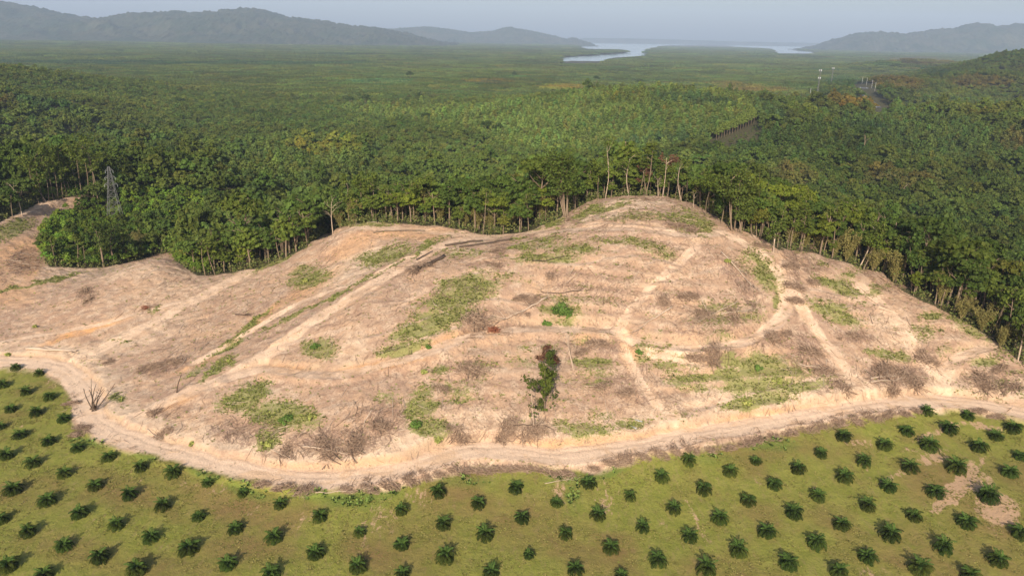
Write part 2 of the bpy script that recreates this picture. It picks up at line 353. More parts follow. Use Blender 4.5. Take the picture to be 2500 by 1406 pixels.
V_ = np.clip(V_ * 1.2 + .34 * hillm * np.clip(fbm(fx_ / 11, fy_ / 5, 67, 3) * 2.2, 0, 1), 0, 1.2)
leftm = sst(520, 250, px)                                              # the left slopes are cleaner
B_ = np.where(fieldm > .5, 0, B_ * (1 - .75 * np.maximum(leftm, sst(1150, 800, px) * .6) * (B_ < .6)))
V_ = V_ * (1 - .8 * T_road) * (1 - fieldm); B_ = B_ * (1 - .9 * T_road)
B_ = np.maximum(B_, RM_)
FOR_ = np.where(clr, 0., 1.) * (1 - fieldm)
# bare scars inside the palm field
SCAR = [(2330,1190,16,80,35,1),(2360,1180,14,70,35,1),(2300,1215,12,50,35,.9),(2440,1240,60,40,20,.9),(2390,1180,40,30,0,.7),(2200,1150,60,10,-30,.5),(2270,1120,40,16,0,.5),(2300,1050,80,10,-20,.6),(2400,1040,60,12,10,.7),(940,1260,50,60,0,.7),(1030,1215,40,25,0,.8),(880,1330,20,50,0,.5),(470,1180,40,14,-20,.5),(540,1190,60,20,-10,.6),(620,1250,30,20,-50,.6),(740,1270,40,20,-30,.7),(1380,1190,30,40,-30,.6),(1480,1230,30,50,-30,.5),(1690,1250,6,90,-24,.8),(1120,1240,40,60,0,.3),(1250,1310,60,60,0,.3),(2250,1100,60,8,0,.5),(2120,1080,80,10,0,.5),(340,1165,30,14,0,.5),(190,1170,20,40,30,.4),(1470,1300,50,40,0,.25),(1230,1250,20,60,10,.3),(2130,1400,50,30,0,.3),(60,905,20,8,0,.6),(130,930,20,20,0,.5)]
SC_ = np.clip((.8 + .5 * sst(2000, 2250, px)) * blob(px + 10 * nz1, py + 10 * nz2, SCAR) + .30 * np.clip(fbm(fx_ / 5, fy_ / 12, 71, 3) * 2, 0, 1), 0, 1.2) * fieldm
BRN = [(560,1230,160,40,20,.8),(300,1190,120,30,20,.6),(180,1340,120,40,10,.6),(600,1340,140,40,0,.7),(1000,1330,120,80,0,.5),(1300,1290,120,60,0,.5),(1500,1330,60,30,0,.8),(900,1340,60,40,0,.7),(1720,1380,80,30,0,.5),(2280,1170,100,60,0,.8),(2200,1330,120,60,0,.5),(400,1380,200,30,0,.5),(1100,1230,100,40,0,.6),(700,1250,80,30,0,.5),(100,1210,80,40,0,.3),(2080,1350,60,60,0,.4),(2400,1260,100,60,0,.6)]
BR_ = blob(px + 30 * nz1, py + 20 * nz1, BRN) * fieldm
TALL = [(860,1215,80,26,0,1),(780,1205,60,14,0,.9),(600,1200,50,14,20,.9),(500,1160,40,10,20,.8),(1400,1170,70,14,0,.7),(1480,1155,50,14,-20,.9),(1880,1085,60,16,0,.9),(1130,1175,70,14,0,.6),(2270,1000,50,14,0,.7),(1720,1120,100,10,0,.4),(240,1080,60,14,0,.9),(340,1110,50,10,20,.7),(930,1200,50,20,0,.8),(1400,1210,20,30,0,.6),(1340,1140,30,10,0,.4)]
TL_ = blob(px + 12 * nz1, py + 6 * nz1, TALL) * fieldm

# ------------------------------------------------------------------ mesh helpers
def mesh_np(name, V, F, mats=(), smooth=False, mi=None):
    """V (n,3); F list of (m,k) index arrays"""
    me = bpy.data.meshes.new(name)
    V = np.asarray(V, np.float32)
    if not isinstance(F, list): F = [F]
    F = [np.asarray(f, np.int32) for f in F if len(f)]
    me.vertices.add(len(V)); me.vertices.foreach_set('co', V.ravel())
    nl = sum(f.size for f in F); nf = sum(len(f) for f in F)
    me.loops.add(nl); me.loops.foreach_set('vertex_index', np.concatenate([f.ravel() for f in F]))
    me.polygons.add(nf)
    tot = np.concatenate([np.full(len(f), f.shape[1], np.int32) for f in F])
    st = np.concatenate([[0], np.cumsum(tot)[:-1]]).astype(np.int32)
    me.polygons.foreach_set('loop_start', st)
    if mi is not None: me.polygons.foreach_set('material_index', np.asarray(mi, np.int32))
    me.update(calc_edges=True)
    if smooth: me.polygons.foreach_set('use_smooth', np.ones(nf, bool))
    for mt in mats: me.materials.append(mt)
    me.validate()
    return me
def link(name, me, parent=None, loc=None):
    o = bpy.data.objects.new(name, me); COL.objects.link(o)
    if parent: o.parent = parent
    if loc is not None: o.location = loc
    return o
def tag(o, label=None, cat=None, group=None, kind=None):
    if label: o['label'] = label
    if cat: o['category'] = cat
    if group: o['group'] = group
    if kind: o['kind'] = kind
    return o
class Geo:
    def __init__(s): s.V = []; s.F4 = []; s.F3 = []; s.n = 0
    def add(s, V, F4=None, F3=None):
        V = np.asarray(V, float).reshape(-1, 3)
        if F4 is not None and len(F4): s.F4.append(np.asarray(F4) + s.n)
        if F3 is not None and len(F3): s.F3.append(np.asarray(F3) + s.n)
        s.V.append(V); s.n += len(V)
    def mesh(s, name, mat, smooth=False):
        F = []
        if s.F4: F.append(np.concatenate(s.F4))
        if s.F3: F.append(np.concatenate(s.F3))
        return mesh_np(name, np.concatenate(s.V), F, [mat], smooth)
def tube(g, P, r, sides=6, cap=True):
    P = np.asarray(P, float); k = len(P)
    r = np.broadcast_to(np.asarray(r, float), (k,))
    T = np.gradient(P, axis=0); T /= np.linalg.norm(T, axis=1)[:, None] + 1e-9
    up = np.array([0, 0, 1.]) if abs(T[0, 2]) < .9 else np.array([1., 0, 0])
    a = np.cross(T, up); a /= np.linalg.norm(a, axis=1)[:, None] + 1e-9
    b = np.cross(T, a)
    an = np.arange(sides) * 2 * math.pi / sides
    V = P[:, None] + r[:, None, None] * (a[:, None] * np.cos(an)[None, :, None] + b[:, None] * np.sin(an)[None, :, None])
    idx = np.arange(k * sides).reshape(k, sides)
    F = np.stack([idx[:-1], np.roll(idx[:-1], -1, 1), np.roll(idx[1:], -1, 1), idx[1:]], -1).reshape(-1, 4)
    V = V.reshape(-1, 3)
    F3 = None
    if cap:
        V = np.vstack([V, P[-1:], P[:1]]); n0 = k * sides
        F3 = [[idx[-1, q], idx[-1, (q + 1) % sides], n0] for q in range(sides)] + [[idx[0, (q + 1) % sides], idx[0, q], n0 + 1] for q in range(sides)]
    g.add(V, F, F3)
def box(g, c, s, rot=None):
    c = np.array(c, float); s = np.array(s, float) / 2
    V = np.array([[x, y, z] for x in (-1, 1) for y in (-1, 1) for z in (-1, 1)]) * s
    if rot is not None: V = V @ np.asarray(rot).T
    g.add(V + c, [[0, 1, 3, 2], [4, 6, 7, 5], [0, 4, 5, 1], [2, 3, 7, 6], [0, 2, 6, 4], [1, 5, 7, 3]])
def bar(g, a, b, r): tube(g, [a, b], [r, r], 4, False)
def branchy(g, p, d, L, r, depth, rnd, sides=5, spread=.55, kids=3, seg=4, droop=0., tips=None, first=.35):
    """a forked branch of tapering tubes"""
    P = [np.array(p, float)]; d = np.array(d, float); d /= np.linalg.norm(d)
    for i in range(seg):
        d = d + rnd.normal(0, .10, 3) + np.array([0, 0, -droop]); d /= np.linalg.norm(d)
        P.append(P[-1] + d * L / seg)
    rr = np.linspace(r, r * (.45 if depth else .25), seg + 1)
    tube(g, P, rr, sides if depth > 0 else 3)
    if tips is not None and depth <= 1: tips.append(P[-1]); tips.append(P[-2])
    if depth > 0:
        for k in range(kids):
            t = first + (1 - first) * (k + rnd.uniform(.3, 1)) / kids
            t = min(t, .999); i = int(t * seg); q = P[i] + (P[i + 1] - P[i]) * (t * seg - i)
            v = rnd.normal(0, 1, 3); v -= v.dot(d) * d; v /= np.linalg.norm(v) + 1e-9
            nd = d * (1 - spread * .5) + v * spread + np.array([0, 0, .12 - droop])
            branchy(g, q, nd, L * rnd.uniform(.5, .75), rr[i] * .6, depth - 1, rnd, sides, spread, kids, max(2, seg - 1), droop, tips)
def leaves(g, C, size, rnd, up=.4, asp=.6, outc=None):
    """one bent leaf-clump quad per centre"""
    C = np.asarray(C, float); n_ = len(C)
    nrm = rnd.normal(0, 1, (n_, 3))
    if outc is not None:
        o = C - outc; o /= np.linalg.norm(o, axis=1)[:, None] + 1e-9; nrm = nrm * .55 + o
    nrm[:, 2] += up; nrm /= np.linalg.norm(nrm, axis=1)[:, None]
    t = np.cross(nrm, rnd.normal(0, 1, (n_, 3))); t /= np.linalg.norm(t, axis=1)[:, None] + 1e-9
    b = np.cross(nrm, t)
    s = (size * rnd.uniform(.6, 1.35, n_))[:, None]
    V = np.stack([C - t * s, C - b * s * asp - nrm * s * .15, C + t * s, C + b * s * asp + nrm * s * .12], 1).reshape(-1, 3)
    g.add(V, np.arange(n_ * 4).reshape(n_, 4))

# ------------------------------------------------------------------ materials
def mat_new(name):
    m = bpy.data.materials.new(name); m.use_nodes = True
    nt = m.node_tree
    bs = nt.nodes['Principled BSDF']
    bs.inputs['Roughness'].default_value = .85
    bs.inputs['Specular IOR Level'].default_value = .2
    return m, nt, bs
def N(nt, t, **k):
    x = nt.nodes.new(t)
    for a, b in k.items(): setattr(x, a, b)
    return x
def setin(x, **k):
    for a, b in k.items():
        x.inputs[a.replace('_', ' ')].default_value = b
    return x
def mixc(nt, f, a, b, bt='MIX'):
    x = N(nt, 'ShaderNodeMix', data_type='RGBA', blend_type=bt)
    x.clamp_factor = True
    for sock, v in ((0, f), (6, a), (7, b)):
        if hasattr(v, 'links'): nt.links.new(v, x.inputs[sock])
        elif isinstance(v, (tuple, list)): x.inputs[sock].default_value = (*v, 1)[:4]
        else: x.inputs[sock].default_value = v
    return x.outputs[2]
def mth(nt, op, a, b=None, c=None, clamp=False):
    x = N(nt, 'ShaderNodeMath', operation=op); x.use_clamp = clamp
    for i, v in enumerate((a, b, c)):
        if v is None: continue
        if hasattr(v, 'links'): nt.links.new(v, x.inputs[i])
        else: x.inputs[i].default_value = v
    return x.outputs[0]
def noise(nt, vec, scale, det=4, rough=.6, dist=0.):
    x = N(nt, 'ShaderNodeTexNoise')
    setin(x, Scale=scale, Detail=det, Roughness=rough, Distortion=dist)
    nt.links.new(vec, x.inputs['Vector'])
    return x.outputs['Fac']
def ramp(nt, f, lo, hi):
    x = N(nt, 'ShaderNodeMapRange'); x.interpolation_type = 'SMOOTHSTEP'
    nt.links.new(f, x.inputs[0]); x.inputs[1].default_value = lo; x.inputs[2].default_value = hi
    return x.outputs[0]

def ground_mat():
    m, nt, bs = mat_new("ground_soil")
    pos = N(nt, 'ShaderNodeNewGeometry').outputs['Position']
    A_ = N(nt, 'ShaderNodeAttribute', attribute_name='ma'); B__ = N(nt, 'ShaderNodeAttribute', attribute_name='mb')
    C__ = N(nt, 'ShaderNodeAttribute', attribute_name='mc')
    def sep(a):
        s = N(nt, 'ShaderNodeSeparateColor'); nt.links.new(a.outputs['Color'], s.inputs[0]); return s.outputs
    road, bank, ochre = sep(A_); veg, brush, pale = sep(B__); field, scar, brn = sep(C__)
    forest = A_.outputs['Alpha']; tall = B__.outputs['Alpha']
    n_big = noise(nt, pos, .05, 4, .6); n_mid = noise(nt, pos, .32, 5, .65); n_fine = noise(nt, pos, 1.7, 5, .7); n_vf = noise(nt, pos, 6., 3, .7)
    # streaked noise running down the slopes
    mp = N(nt, 'ShaderNodeMapping'); mp.inputs['Scale'].default_value = (1, .25, 1); mp.inputs['Rotation'].default_value = (0, 0, .35)
    nt.links.new(pos, mp.inputs[0]); n_st = noise(nt, mp.outputs[0], 1.4, 4, .65, .6)
    soil = mixc(nt, ramp(nt, n_big, .35, .65), (.48, .31, .195), (.41, .27, .185))
    n_pt = noise(nt, pos, .13, 4, .65, 1.)
    soil = mixc(nt, mth(nt, 'MULTIPLY', ramp(nt, n_pt, .47, .62), .65), soil, (.33, .205, .14))
    soil = mixc(nt, ramp(nt, n_mid, .45, .66), soil, (.53, .38, .265))
    soil = mixc(nt, mth(nt, 'MULTIPLY', ramp(nt, n_fine, .48, .66), .7), soil, (.29, .18, .12))
    soil = mixc(nt, mth(nt, 'MULTIPLY', ramp(nt, n_st, .5, .72), .5), soil, (.34, .225, .155))
    soil = mixc(nt, mth(nt, 'MULTIPLY', pale, ramp(nt, n_mid, .25, .6)), soil, (.66, .49, .34))
    oc = mixc(nt, ramp(nt, n_fine, .35, .7), (.60, .33, .14), (.50, .25, .12))
    soil = mixc(nt, mth(nt, 'MULTIPLY', ochre, ramp(nt, n_mid, .2, .6)), soil, oc)
    rd = mixc(nt, ramp(nt, n_st, .25, .75), (.86, .62, .43), (.75, .535, .37))
    rd = mixc(nt, mth(nt, 'MULTIPLY', ramp(nt, n_mid, .52, .75), .5), rd, (.72, .48, .31))
    rd = mixc(nt, mth(nt, 'MULTIPLY', ramp(nt, n_pt, .50, .62), .6), rd, (.70, .45, .26))
    rd = mixc(nt, mth(nt, 'MULTIPLY', C__.outputs['Alpha'], .75), rd, (.56, .385, .26))
    soil = mixc(nt, road, soil, rd)
    soil = mixc(nt, mth(nt, 'MULTIPLY', bank, mth(nt, 'MULTIPLY', ramp(nt, n_mid, .38, .66), .75)), soil, mixc(nt, n_fine, (.40, .255, .145), (.50, .355, .225)))
    # rotten brushwood and dead leaves
    bsh = mixc(nt, ramp(nt, n_vf, .40, .60), (.115, .062, .047), (.34, .22, .165))
    fb = mth(nt, 'ADD', brush, mth(nt, 'MULTIPLY', mth(nt, 'SUBTRACT', n_fine, .5), 3.2))
    fb = mth(nt, 'ADD', fb, mth(nt, 'MULTIPLY', mth(nt, 'SUBTRACT', n_mid, .5), 2.6))
    fb = mth(nt, 'ADD', fb, mth(nt, 'MULTIPLY', mth(nt, 'SUBTRACT', n_st, .5), 1.6))
    fb = mth(nt, 'MULTIPLY', ramp(nt, fb, .35, 1.15), .7)
    soil = mixc(nt, fb, soil, bsh)
    # low weeds
    vg = mixc(nt, ramp(nt, n_fine, .35, .65), (.15, .175, .040), (.25, .245, .08))
    fv = mth(nt, 'ADD', veg, mth(nt, 'MULTIPLY', mth(nt, 'SUBTRACT', n_fine, .5), 2.6))
    fv = mth(nt, 'ADD', fv, mth(nt, 'MULTIPLY', mth(nt, 'SUBTRACT', n_mid, .5), 1.6))
    fv = mth(nt, 'ADD', fv, mth(nt, 'MULTIPLY', mth(nt, 'SUBTRACT', n_vf, .5), .8))
    soil = mixc(nt, mth(nt, 'MULTIPLY', ramp(nt, fv, .45, .9), .8), soil, vg)
    # palm field turf
    mp2 = N(nt, 'ShaderNodeMapping'); mp2.inputs['Rotation'].default_value = (0, 0, -.6); mp2.inputs['Scale'].default_value = (1, .35, 1)
    nt.links.new(pos, mp2.inputs[0]); n_s2 = noise(nt, mp2.outputs[0], .9, 5, .7, .4)
    turf = mixc(nt, ramp(nt, n_mid, .35, .65), (.215, .22, .038), (.275, .26, .055))
    turf = mixc(nt, mth(nt, 'MULTIPLY', ramp(nt, n_fine, .45, .7), .6), turf, (.13, .145, .026))
    turf = mixc(nt, mth(nt, 'MULTIPLY', ramp(nt, n_s2, .48, .72), .7), turf, (.29, .225, .085))
    turf = mixc(nt, mth(nt, 'MULTIPLY', ramp(nt, n_big, .48, .66), .6), turf, (.225, .145, .055))
    turf = mixc(nt, mth(nt, 'MULTIPLY', brn, mth(nt, 'MULTIPLY', ramp(nt, n_mid, .2, .55), .75)), turf, (.235, .135, .06))
    fs = mth(nt, 'ADD', scar, mth(nt, 'MULTIPLY', mth(nt, 'SUBTRACT', n_s2, .5), 2.2))
    fs = mth(nt, 'ADD', fs, mth(nt, 'MULTIPLY', mth(nt, 'SUBTRACT', n_fine, .5), 1.3))
    turf = mixc(nt, mth(nt, 'MULTIPLY', ramp(nt, fs, .55, .95), .85), turf, (.54, .34, .21))
    turf = mixc(nt, mth(nt, 'MULTIPLY', tall, .8), turf, (.14, .19, .035))
    col = mixc(nt, field, soil, turf)
    col = mixc(nt, mth(nt, 'MULTIPLY', forest, ramp(nt, n_fine, .2, .5)), col, (.055, .055, .022))
    nt.links.new(col, bs.inputs['Base Color'])
    bs.inputs['Roughness'].default_value = .95
    bp = N(nt, 'ShaderNodeBump'); bp.inputs['Strength'].default_value = .75; bp.inputs['Distance'].default_value = .35
    hsum = mth(nt, 'ADD', mth(nt, 'MULTIPLY', n_fine, .8), mth(nt, 'MULTIPLY', n_vf, .35))
    hsum = mth(nt, 'ADD', hsum, mth(nt, 'MULTIPLY', n_st, .4))
    nt.links.new(hsum, bp.inputs['Height']); nt.links.new(bp.outputs[0], bs.inputs['Normal'])
    return m

def leaf_mat(name, base, var=.35, inst=False, hue=(.20, .17, .05), rough=.75, objcol=False, hueamt=.5):
    m, nt, bs = mat_new(name)
    geo = N(nt, 'ShaderNodeNewGeometry'); oi = N(nt, 'ShaderNodeObjectInfo')
    c = mixc(nt, mth(nt, 'MULTIPLY', geo.outputs['Random Per Island'], hueamt), base, hue)
    if inst:
        at = N(nt, 'ShaderNodeAttribute', attribute_name='tint'); at.attribute_type = 'INSTANCER'
        c = mixc(nt, 1.0, c, at.outputs['Color'], 'MULTIPLY')
    if objcol:
        c = mixc(nt, 1.0, c, oi.outputs['Color'], 'MULTIPLY')
    n1 = noise(nt, geo.outputs['Position'], .35, 3)
    k = mth(nt, 'ADD', 1 - var, mth(nt, 'MULTIPLY', n1, 2 * var))
    hs = N(nt, 'ShaderNodeHueSaturation'); nt.links.new(c, hs.inputs['Color']); nt.links.new(k, hs.inputs['Value'])
    nt.links.new(hs.outputs[0], bs.inputs['Base Color'])
    bs.inputs['Roughness'].default_value = rough; bs.inputs['Specular IOR Level'].default_value = .1
    return m
def wood_mat(name, a, b, scale=3., island=True):
    m, nt, bs = mat_new(name)
    geo = N(nt, 'ShaderNodeNewGeometry')
    n1 = noise(nt, geo.outputs['Position'], scale, 3)
    f = mth(nt, 'ADD', mth(nt, 'MULTIPLY', geo.outputs['Random Per Island'], .7), mth(nt, 'MULTIPLY', n1, .5)) if island else n1
    nt.links.new(mixc(nt, f, a, b), bs.inputs['Base Color'])
    return m
M_ground = ground_mat()
M_bark = wood_mat("pale_bark", (.30, .22, .15), (.17, .12, .08), 1.5)
M_bark_d = wood_mat("dark_bark", (.14, .10, .07), (.08, .055, .04), 1.5)
M_dead = wood_mat("bleached_deadwood", (.62, .49, .37), (.40, .29, .21), 2.)
M_brush = wood_mat("dry_brushwood", (.11, .058, .036), (.44, .31, .215), .8)
M_red = wood_mat("rusty_brushwood", (.22, .07, .035), (.34, .13, .07), .8)
M_leaf = leaf_mat("forest_leaves", (.056, .084, .014), .5, hue=(.125, .13, .028), objcol=True)
M_leaf_i = leaf_mat("forest_leaves_wide", (.066, .096, .017), .45, hue=(.13, .135, .031), inst=True)
M_mang = leaf_mat("mangrove_leaves", (.080, .116, .023), .4, hue=(.13, .14, .034), inst=True)
M_rub = leaf_mat("plantation_leaves", (.110, .150, .026), .3, hue=(.16, .18, .040), inst=True)
M_rub_o = leaf_mat("plantation_leaves_edge", (.110, .150, .026), .3, hue=(.16, .18, .040))
M_bam = leaf_mat("bamboo_leaves", (.16, .15, .045), .35, hue=(.26, .19, .07))
M_culm = wood_mat("bamboo_culm", (.32, .24, .10), (.20, .17, .07), 1.)
M_palm = leaf_mat("palm_fronds", (.019, .033, .006), .3, hue=(.055, .075, .014), rough=.9, objcol=True)
M_spear = leaf_mat("young_fronds", (.045, .085, .016), .2, hue=(.10, .15, .03), rough=.9)
M_weed = leaf_mat("weed_leaves", (.19, .23, .045), .3, hue=(.34, .32, .10), hueamt=1)
M_gbush = leaf_mat("bush_leaves", (.085, .15, .028), .3, hue=(.14, .20, .04))
M_dshrub = leaf_mat("dark_shrub_leaves", (.05, .065, .018), .4, hue=(.13, .12, .03))
M_redleaf = leaf_mat("russet_leaves", (.10, .045, .028), .3, hue=(.15, .09, .045))

# ------------------------------------------------------------------ ground sheet
idx = np.arange(NX * NY).reshape(NY, NX)
GF = np.stack([idx[:-1, :-1], idx[:-1, 1:], idx[1:, 1:], idx[1:, :-1]], -1).reshape(-1, 4)
me = mesh_np("ground", np.stack([XX, YY, HH], -1).reshape(-1, 3), GF, [M_ground], True)
def full(a, fill=0.):
    o = np.full(XX.shape, fill); o[sl] = a; return o
def colattr(name, r, g, b, a):
    at = me.attributes.new(name, 'FLOAT_COLOR', 'POINT')
    at.data.foreach_set('color', np.stack([r, g, b, a], -1).astype(np.float32).ravel())
fieldF = full(fieldm); fieldF[YY < GY[jj[0]] + .1] = 1
colattr('ma', full(T_road), full(T_bank), full(O_), full(FOR_, 1.))
colattr('mb', full(V_), full(B_), full(P_), full(TL_))
colattr('mc', fieldF, full(SC_), full(BR_), full(T_rut))
ground = link("ground", me); tag(ground, kind='structure')

def masks_at(x, y, Mk):
    i = np.clip(np.searchsorted(fx_[0], x) - 1, 0, fx_.shape[1] - 1); j = np.clip(np.searchsorted(fy_[:, 0], y) - 1, 0, fx_.shape[0] - 1)
    return Mk[j, i]

# ------------------------------------------------------------------ sea
def water_mat():
    m, nt, bs = mat_new("sea_water")
    pos = N(nt, 'ShaderNodeNewGeometry').outputs['Position']
    n1 = noise(nt, pos, .004, 4)
    nt.links.new(mixc(nt, n1, (.30, .35, .38), (.38, .43, .46)), bs.inputs['Base Color'])
    bs.inputs['Roughness'].default_value = .12; bs.inputs['Specular IOR Level'].default_value = .5
    bp = N(nt, 'ShaderNodeBump'); bp.inputs['Strength'].default_value = .25; bp.inputs['Distance'].default_value = 1
    nt.links.new(noise(nt, pos, .08, 4), bp.inputs['Height']); nt.links.new(bp.outputs[0], bs.inputs['Normal'])
    return m
me = mesh_np("sea", [(-21500, 2600, ZSEA), (21500, 2600, ZSEA), (21500, 23500, ZSEA), (-21500, 23500, ZSEA)], [[[0, 1, 2, 3]]], [water_mat()])
tag(link("sea", me), kind='structure')

# ------------------------------------------------------------------ distant hills
def hill_mat(name, a, b):
    m, nt, bs = mat_new(name)
    pos = N(nt, 'ShaderNodeNewGeometry').outputs['Position']
    c = mixc(nt, ramp(nt, noise(nt, pos, .004, 5, .65), .35, .65), a, b)
    c = mixc(nt, mth(nt, 'MULTIPLY', ramp(nt, noise(nt, pos, .03, 4, .7), .45, .7), .6), c, (.03, .045, .018))
    nt.links.new(c, bs.inputs['Base Color'])
    bp = N(nt, 'ShaderNodeBump'); bp.inputs['Strength'].default_value = 1; bp.inputs['Distance'].default_value = 12
    nt.links.new(noise(nt, pos, .05, 4, .7), bp.inputs['Height']); nt.links.new(bp.outputs[0], bs.inputs['Normal'])
    return m
M_hill = hill_mat("hill_forest", (.04, .06, .03), (.085, .085, .05))
def hills(prof, Y0, front, back, seed, bumps=1.0, step=11.):
    prof = np.array(prof, float)
    X, Z = at_y(prof[:, 0], prof[:, 1], Y0)
    xs = np.arange(X.min(), X.max(), step * Y0 / 9000.)
    top = np.interp(xs, X, Z) - ZSEA
    vs = np.concatenate([np.linspace(-1, 0, 60), np.linspace(0, 1, 16)[1:]])
    XV, VV = np.meshgrid(xs, vs)
    YV = Y0 + np.where(VV < 0, VV * front, VV * back)
    TP = np.broadcast_to(top, XV.shape)
    cross = np.cos(VV * math.pi / 2) ** 1.3
    rid = 1 - np.abs(fbm(XV / 520, YV / 900, seed, 4, .55)) * 1.6
    h = TP * cross * (1 - np.minimum(1, (1 - cross) * 1.6 + .06) * .8 * (1 - rid)) 
    h = h * (1 + .0 * VV) + bumps * (16 * fbm(XV / 90, YV / 90, seed + 5, 3, .6) + 16 * vn(XV / 22, YV / 50, seed + 8) + 7 * vn(XV / 9, YV / 30, seed + 9)) * np.clip(cross * 3, 0, 1)
    ZV = ZSEA - 12 + h * 1.03
    id_ = np.arange(XV.size).reshape(XV.shape)
    F = np.stack([id_[:-1, :-1], id_[:-1, 1:], id_[1:, 1:], id_[1:, :-1]], -1).reshape(-1, 4)
    tag(link("hills", mesh_np("hills", np.stack([XV, YV, ZV], -1).reshape(-1, 3), F, [M_hill], True)), kind='structure')
hills([(-900,50),(-500,10),(-200,-10),(-60,-4),(0,4),(60,13),(130,31),(200,42),(262,48),(320,34),(420,29),(500,30),(600,22),(640,24),(700,42),(800,52),(850,62),(950,70),(1000,82),(1060,98),(1120,108)], 8600, 2300, 1500, 101)
hills([(880,90),(940,70),(1000,68),(1040,65),(1100,72),(1150,78),(1200,76),(1245,66),(1290,73),(1350,86),(1385,94),(1400,91),(1420,98),(1440,104)], 12500, 1800, 1500, 140, .8)
hills([(2000,118),(2030,106),(2065,92),(2100,82),(2150,78),(2200,84),(2240,78),(2290,72),(2330,70),(2385,57),(2430,70),(2475,60),(2520,58),(2700,40),(3000,70),(3400,60)], 10500, 1600, 1500, 170)
hills([(1380,100),(1430,92.5),(1550,94),(1700,98),(1850,102),(2000,105),(2100,112)], 19500, 600, 800, 190, .25, 60)
# islands and mud banks in the bay are raised parts of the ground sheet

# ------------------------------------------------------------------ tree prototypes
def broad_crown(seed, H=15., cr=5.2, ch=6., nc=26, nl=46, ls=.46):
    rnd = np.random.RandomState(seed); g = Geo()
    c0 = np.array([0, 0, H - ch * .5])
    nc = int(nc * 1.7); nl = max(10, int(nl * .72))
    for k in range(nc):
        v = rnd.normal(0, 1, 3); v /= np.linalg.norm(v); v[2] = abs(v[2]) * 1.1 - .35
        rr = rnd.uniform(.4, 1.02)
        c = c0 + v * np.array([cr, cr, ch * .5]) * rr
        cs = cr * rnd.uniform(.13, .30)
        q = rnd.normal(0, 1, (nl, 3)); q /= np.linalg.norm(q, axis=1)[:, None]
        q[:, 2] = np.abs(q[:, 2]) * .9 - .25
        leaves(g, c + q * cs * rnd.uniform(.6, 1.1, (nl, 1)) * np.array([1, 1, .7]), ls, rnd, .5, .7, c)
    return g
def trunk_geo(seed, H, r, crown_h, cr, lean=0., limbs=5):
    rnd = np.random.RandomState(seed + 900); g = Geo()
    P = [np.array([0, 0, -1.2])]; d = np.array([lean, rnd.normal(0, .03), 1.])
    nseg = 7
    for i in range(nseg):
        d = d + rnd.normal(0, .05, 3); d[2] = 1
        P.append(P[-1] + d * (H * .88 + 1.2) / nseg)
    tube(g, P, np.linspace(r, r * .3, nseg + 1), 6)
    for k in range(limbs):
        t = rnd.uniform(.5, .9); q = P[int(t * nseg)]
        an = rnd.uniform(0, 6.28)
        branchy(g, q, (math.cos(an), math.sin(an), .9), cr * .8, r * .4, 1, rnd, 4, .5, 2, 3)
    return g
class Proto: pass
def broad_proto(seed, **k):
    p = Proto(); H = k.get('H', 15.)
    p.crown = broad_crown(seed, **k).mesh("crown", M_leaf)
    p.trunk = trunk_geo(seed, H, .20 + H * .008, k.get('ch', 6.), k.get('cr', 5.)).mesh("trunk", M_bark, True)
    p.H = H; return p
BROAD = [broad_proto(1, H=14, cr=5.2, ch=7.5, nc=30), broad_proto(2, H=15, cr=4.2, ch=12, nc=38), broad_proto(3, H=12, cr=4.8, ch=6, nc=26),
         broad_proto(4, H=18, cr=5.4, ch=8, nc=32), broad_proto(5, H=12, cr=3.4, ch=10, nc=32), broad_proto(6, H=15, cr=6.0, ch=5, nc=30)]
def slender_proto(seed, H, cr=2.6, ch=5.):
    ch = ch * 1.5
    p = Proto(); p.crown = broad_crown(seed, H=H, cr=cr, ch=ch, nc=12, nl=30, ls=.42).mesh("crown", M_leaf)
    p.trunk = trunk_geo(seed, H, .20, ch, cr, .03, 3).mesh("trunk", M_bark, True); p.H = H
    return p
SLEND = [slender_proto(21, 17), slender_proto(22, 15, 2.2, 4), slender_proto(23, 19, 2.8, 6), slender_proto(24, 14, 2.4, 5)]
def rubber_geo(seed, H=12.):
    rnd = np.random.RandomState(seed); g = Geo()
    for k in range(14):
        t = k / 13.; z = H * (.48 + .5 * t); rr = 2.6 * (1 - t) ** .7 + .3
        an = k * 2.4 + rnd.uniform(-.5, .5)
        c = np.array([math.cos(an) * rr * .6, math.sin(an) * rr * .6, z])
        q = rnd.normal(0, 1, (13, 3)); q /= np.linalg.norm(q, axis=1)[:, None]
        leaves(g, c + q * np.array([1.3, 1.3, .9]) * rnd.uniform(.6, 1, (13, 1)), .62, rnd, .5, .7, c)
    return g

# unlinked prototypes for the far-off woods (geometry-node scatter)
def proto_obj(name, me):
    return bpy.data.objects.new(name, me)
def cheap(seed, H, cr, ch, nc, nl, ls, mat): return proto_obj("tree_model", broad_crown(seed, H=H, cr=cr, ch=ch, nc=nc, nl=nl, ls=ls).mesh("far_crown", mat))
MID = [cheap(51, 12, 4.6, 7, 20, 24, .62, M_leaf_i), cheap(52, 14, 4.2, 8, 20, 24, .62, M_leaf_i), cheap(53, 11, 5, 5, 20, 24, .64, M_leaf_i), cheap(54, 15, 3.6, 8, 18, 24, .6, M_leaf_i)]
MANG = [cheap(61, 9, 2.5, 4.4, 12, 18, .42, M_mang), cheap(62, 10, 2.3, 4.6, 12, 18, .42, M_mang), cheap(63, 8.5, 2.8, 3.8, 12, 18, .44, M_mang)]
RUB = [proto_obj("tree_model", rubber_geo(71 + k, 11 + k * .6).mesh("rubber_crown", M_rub)) for k in range(3)]
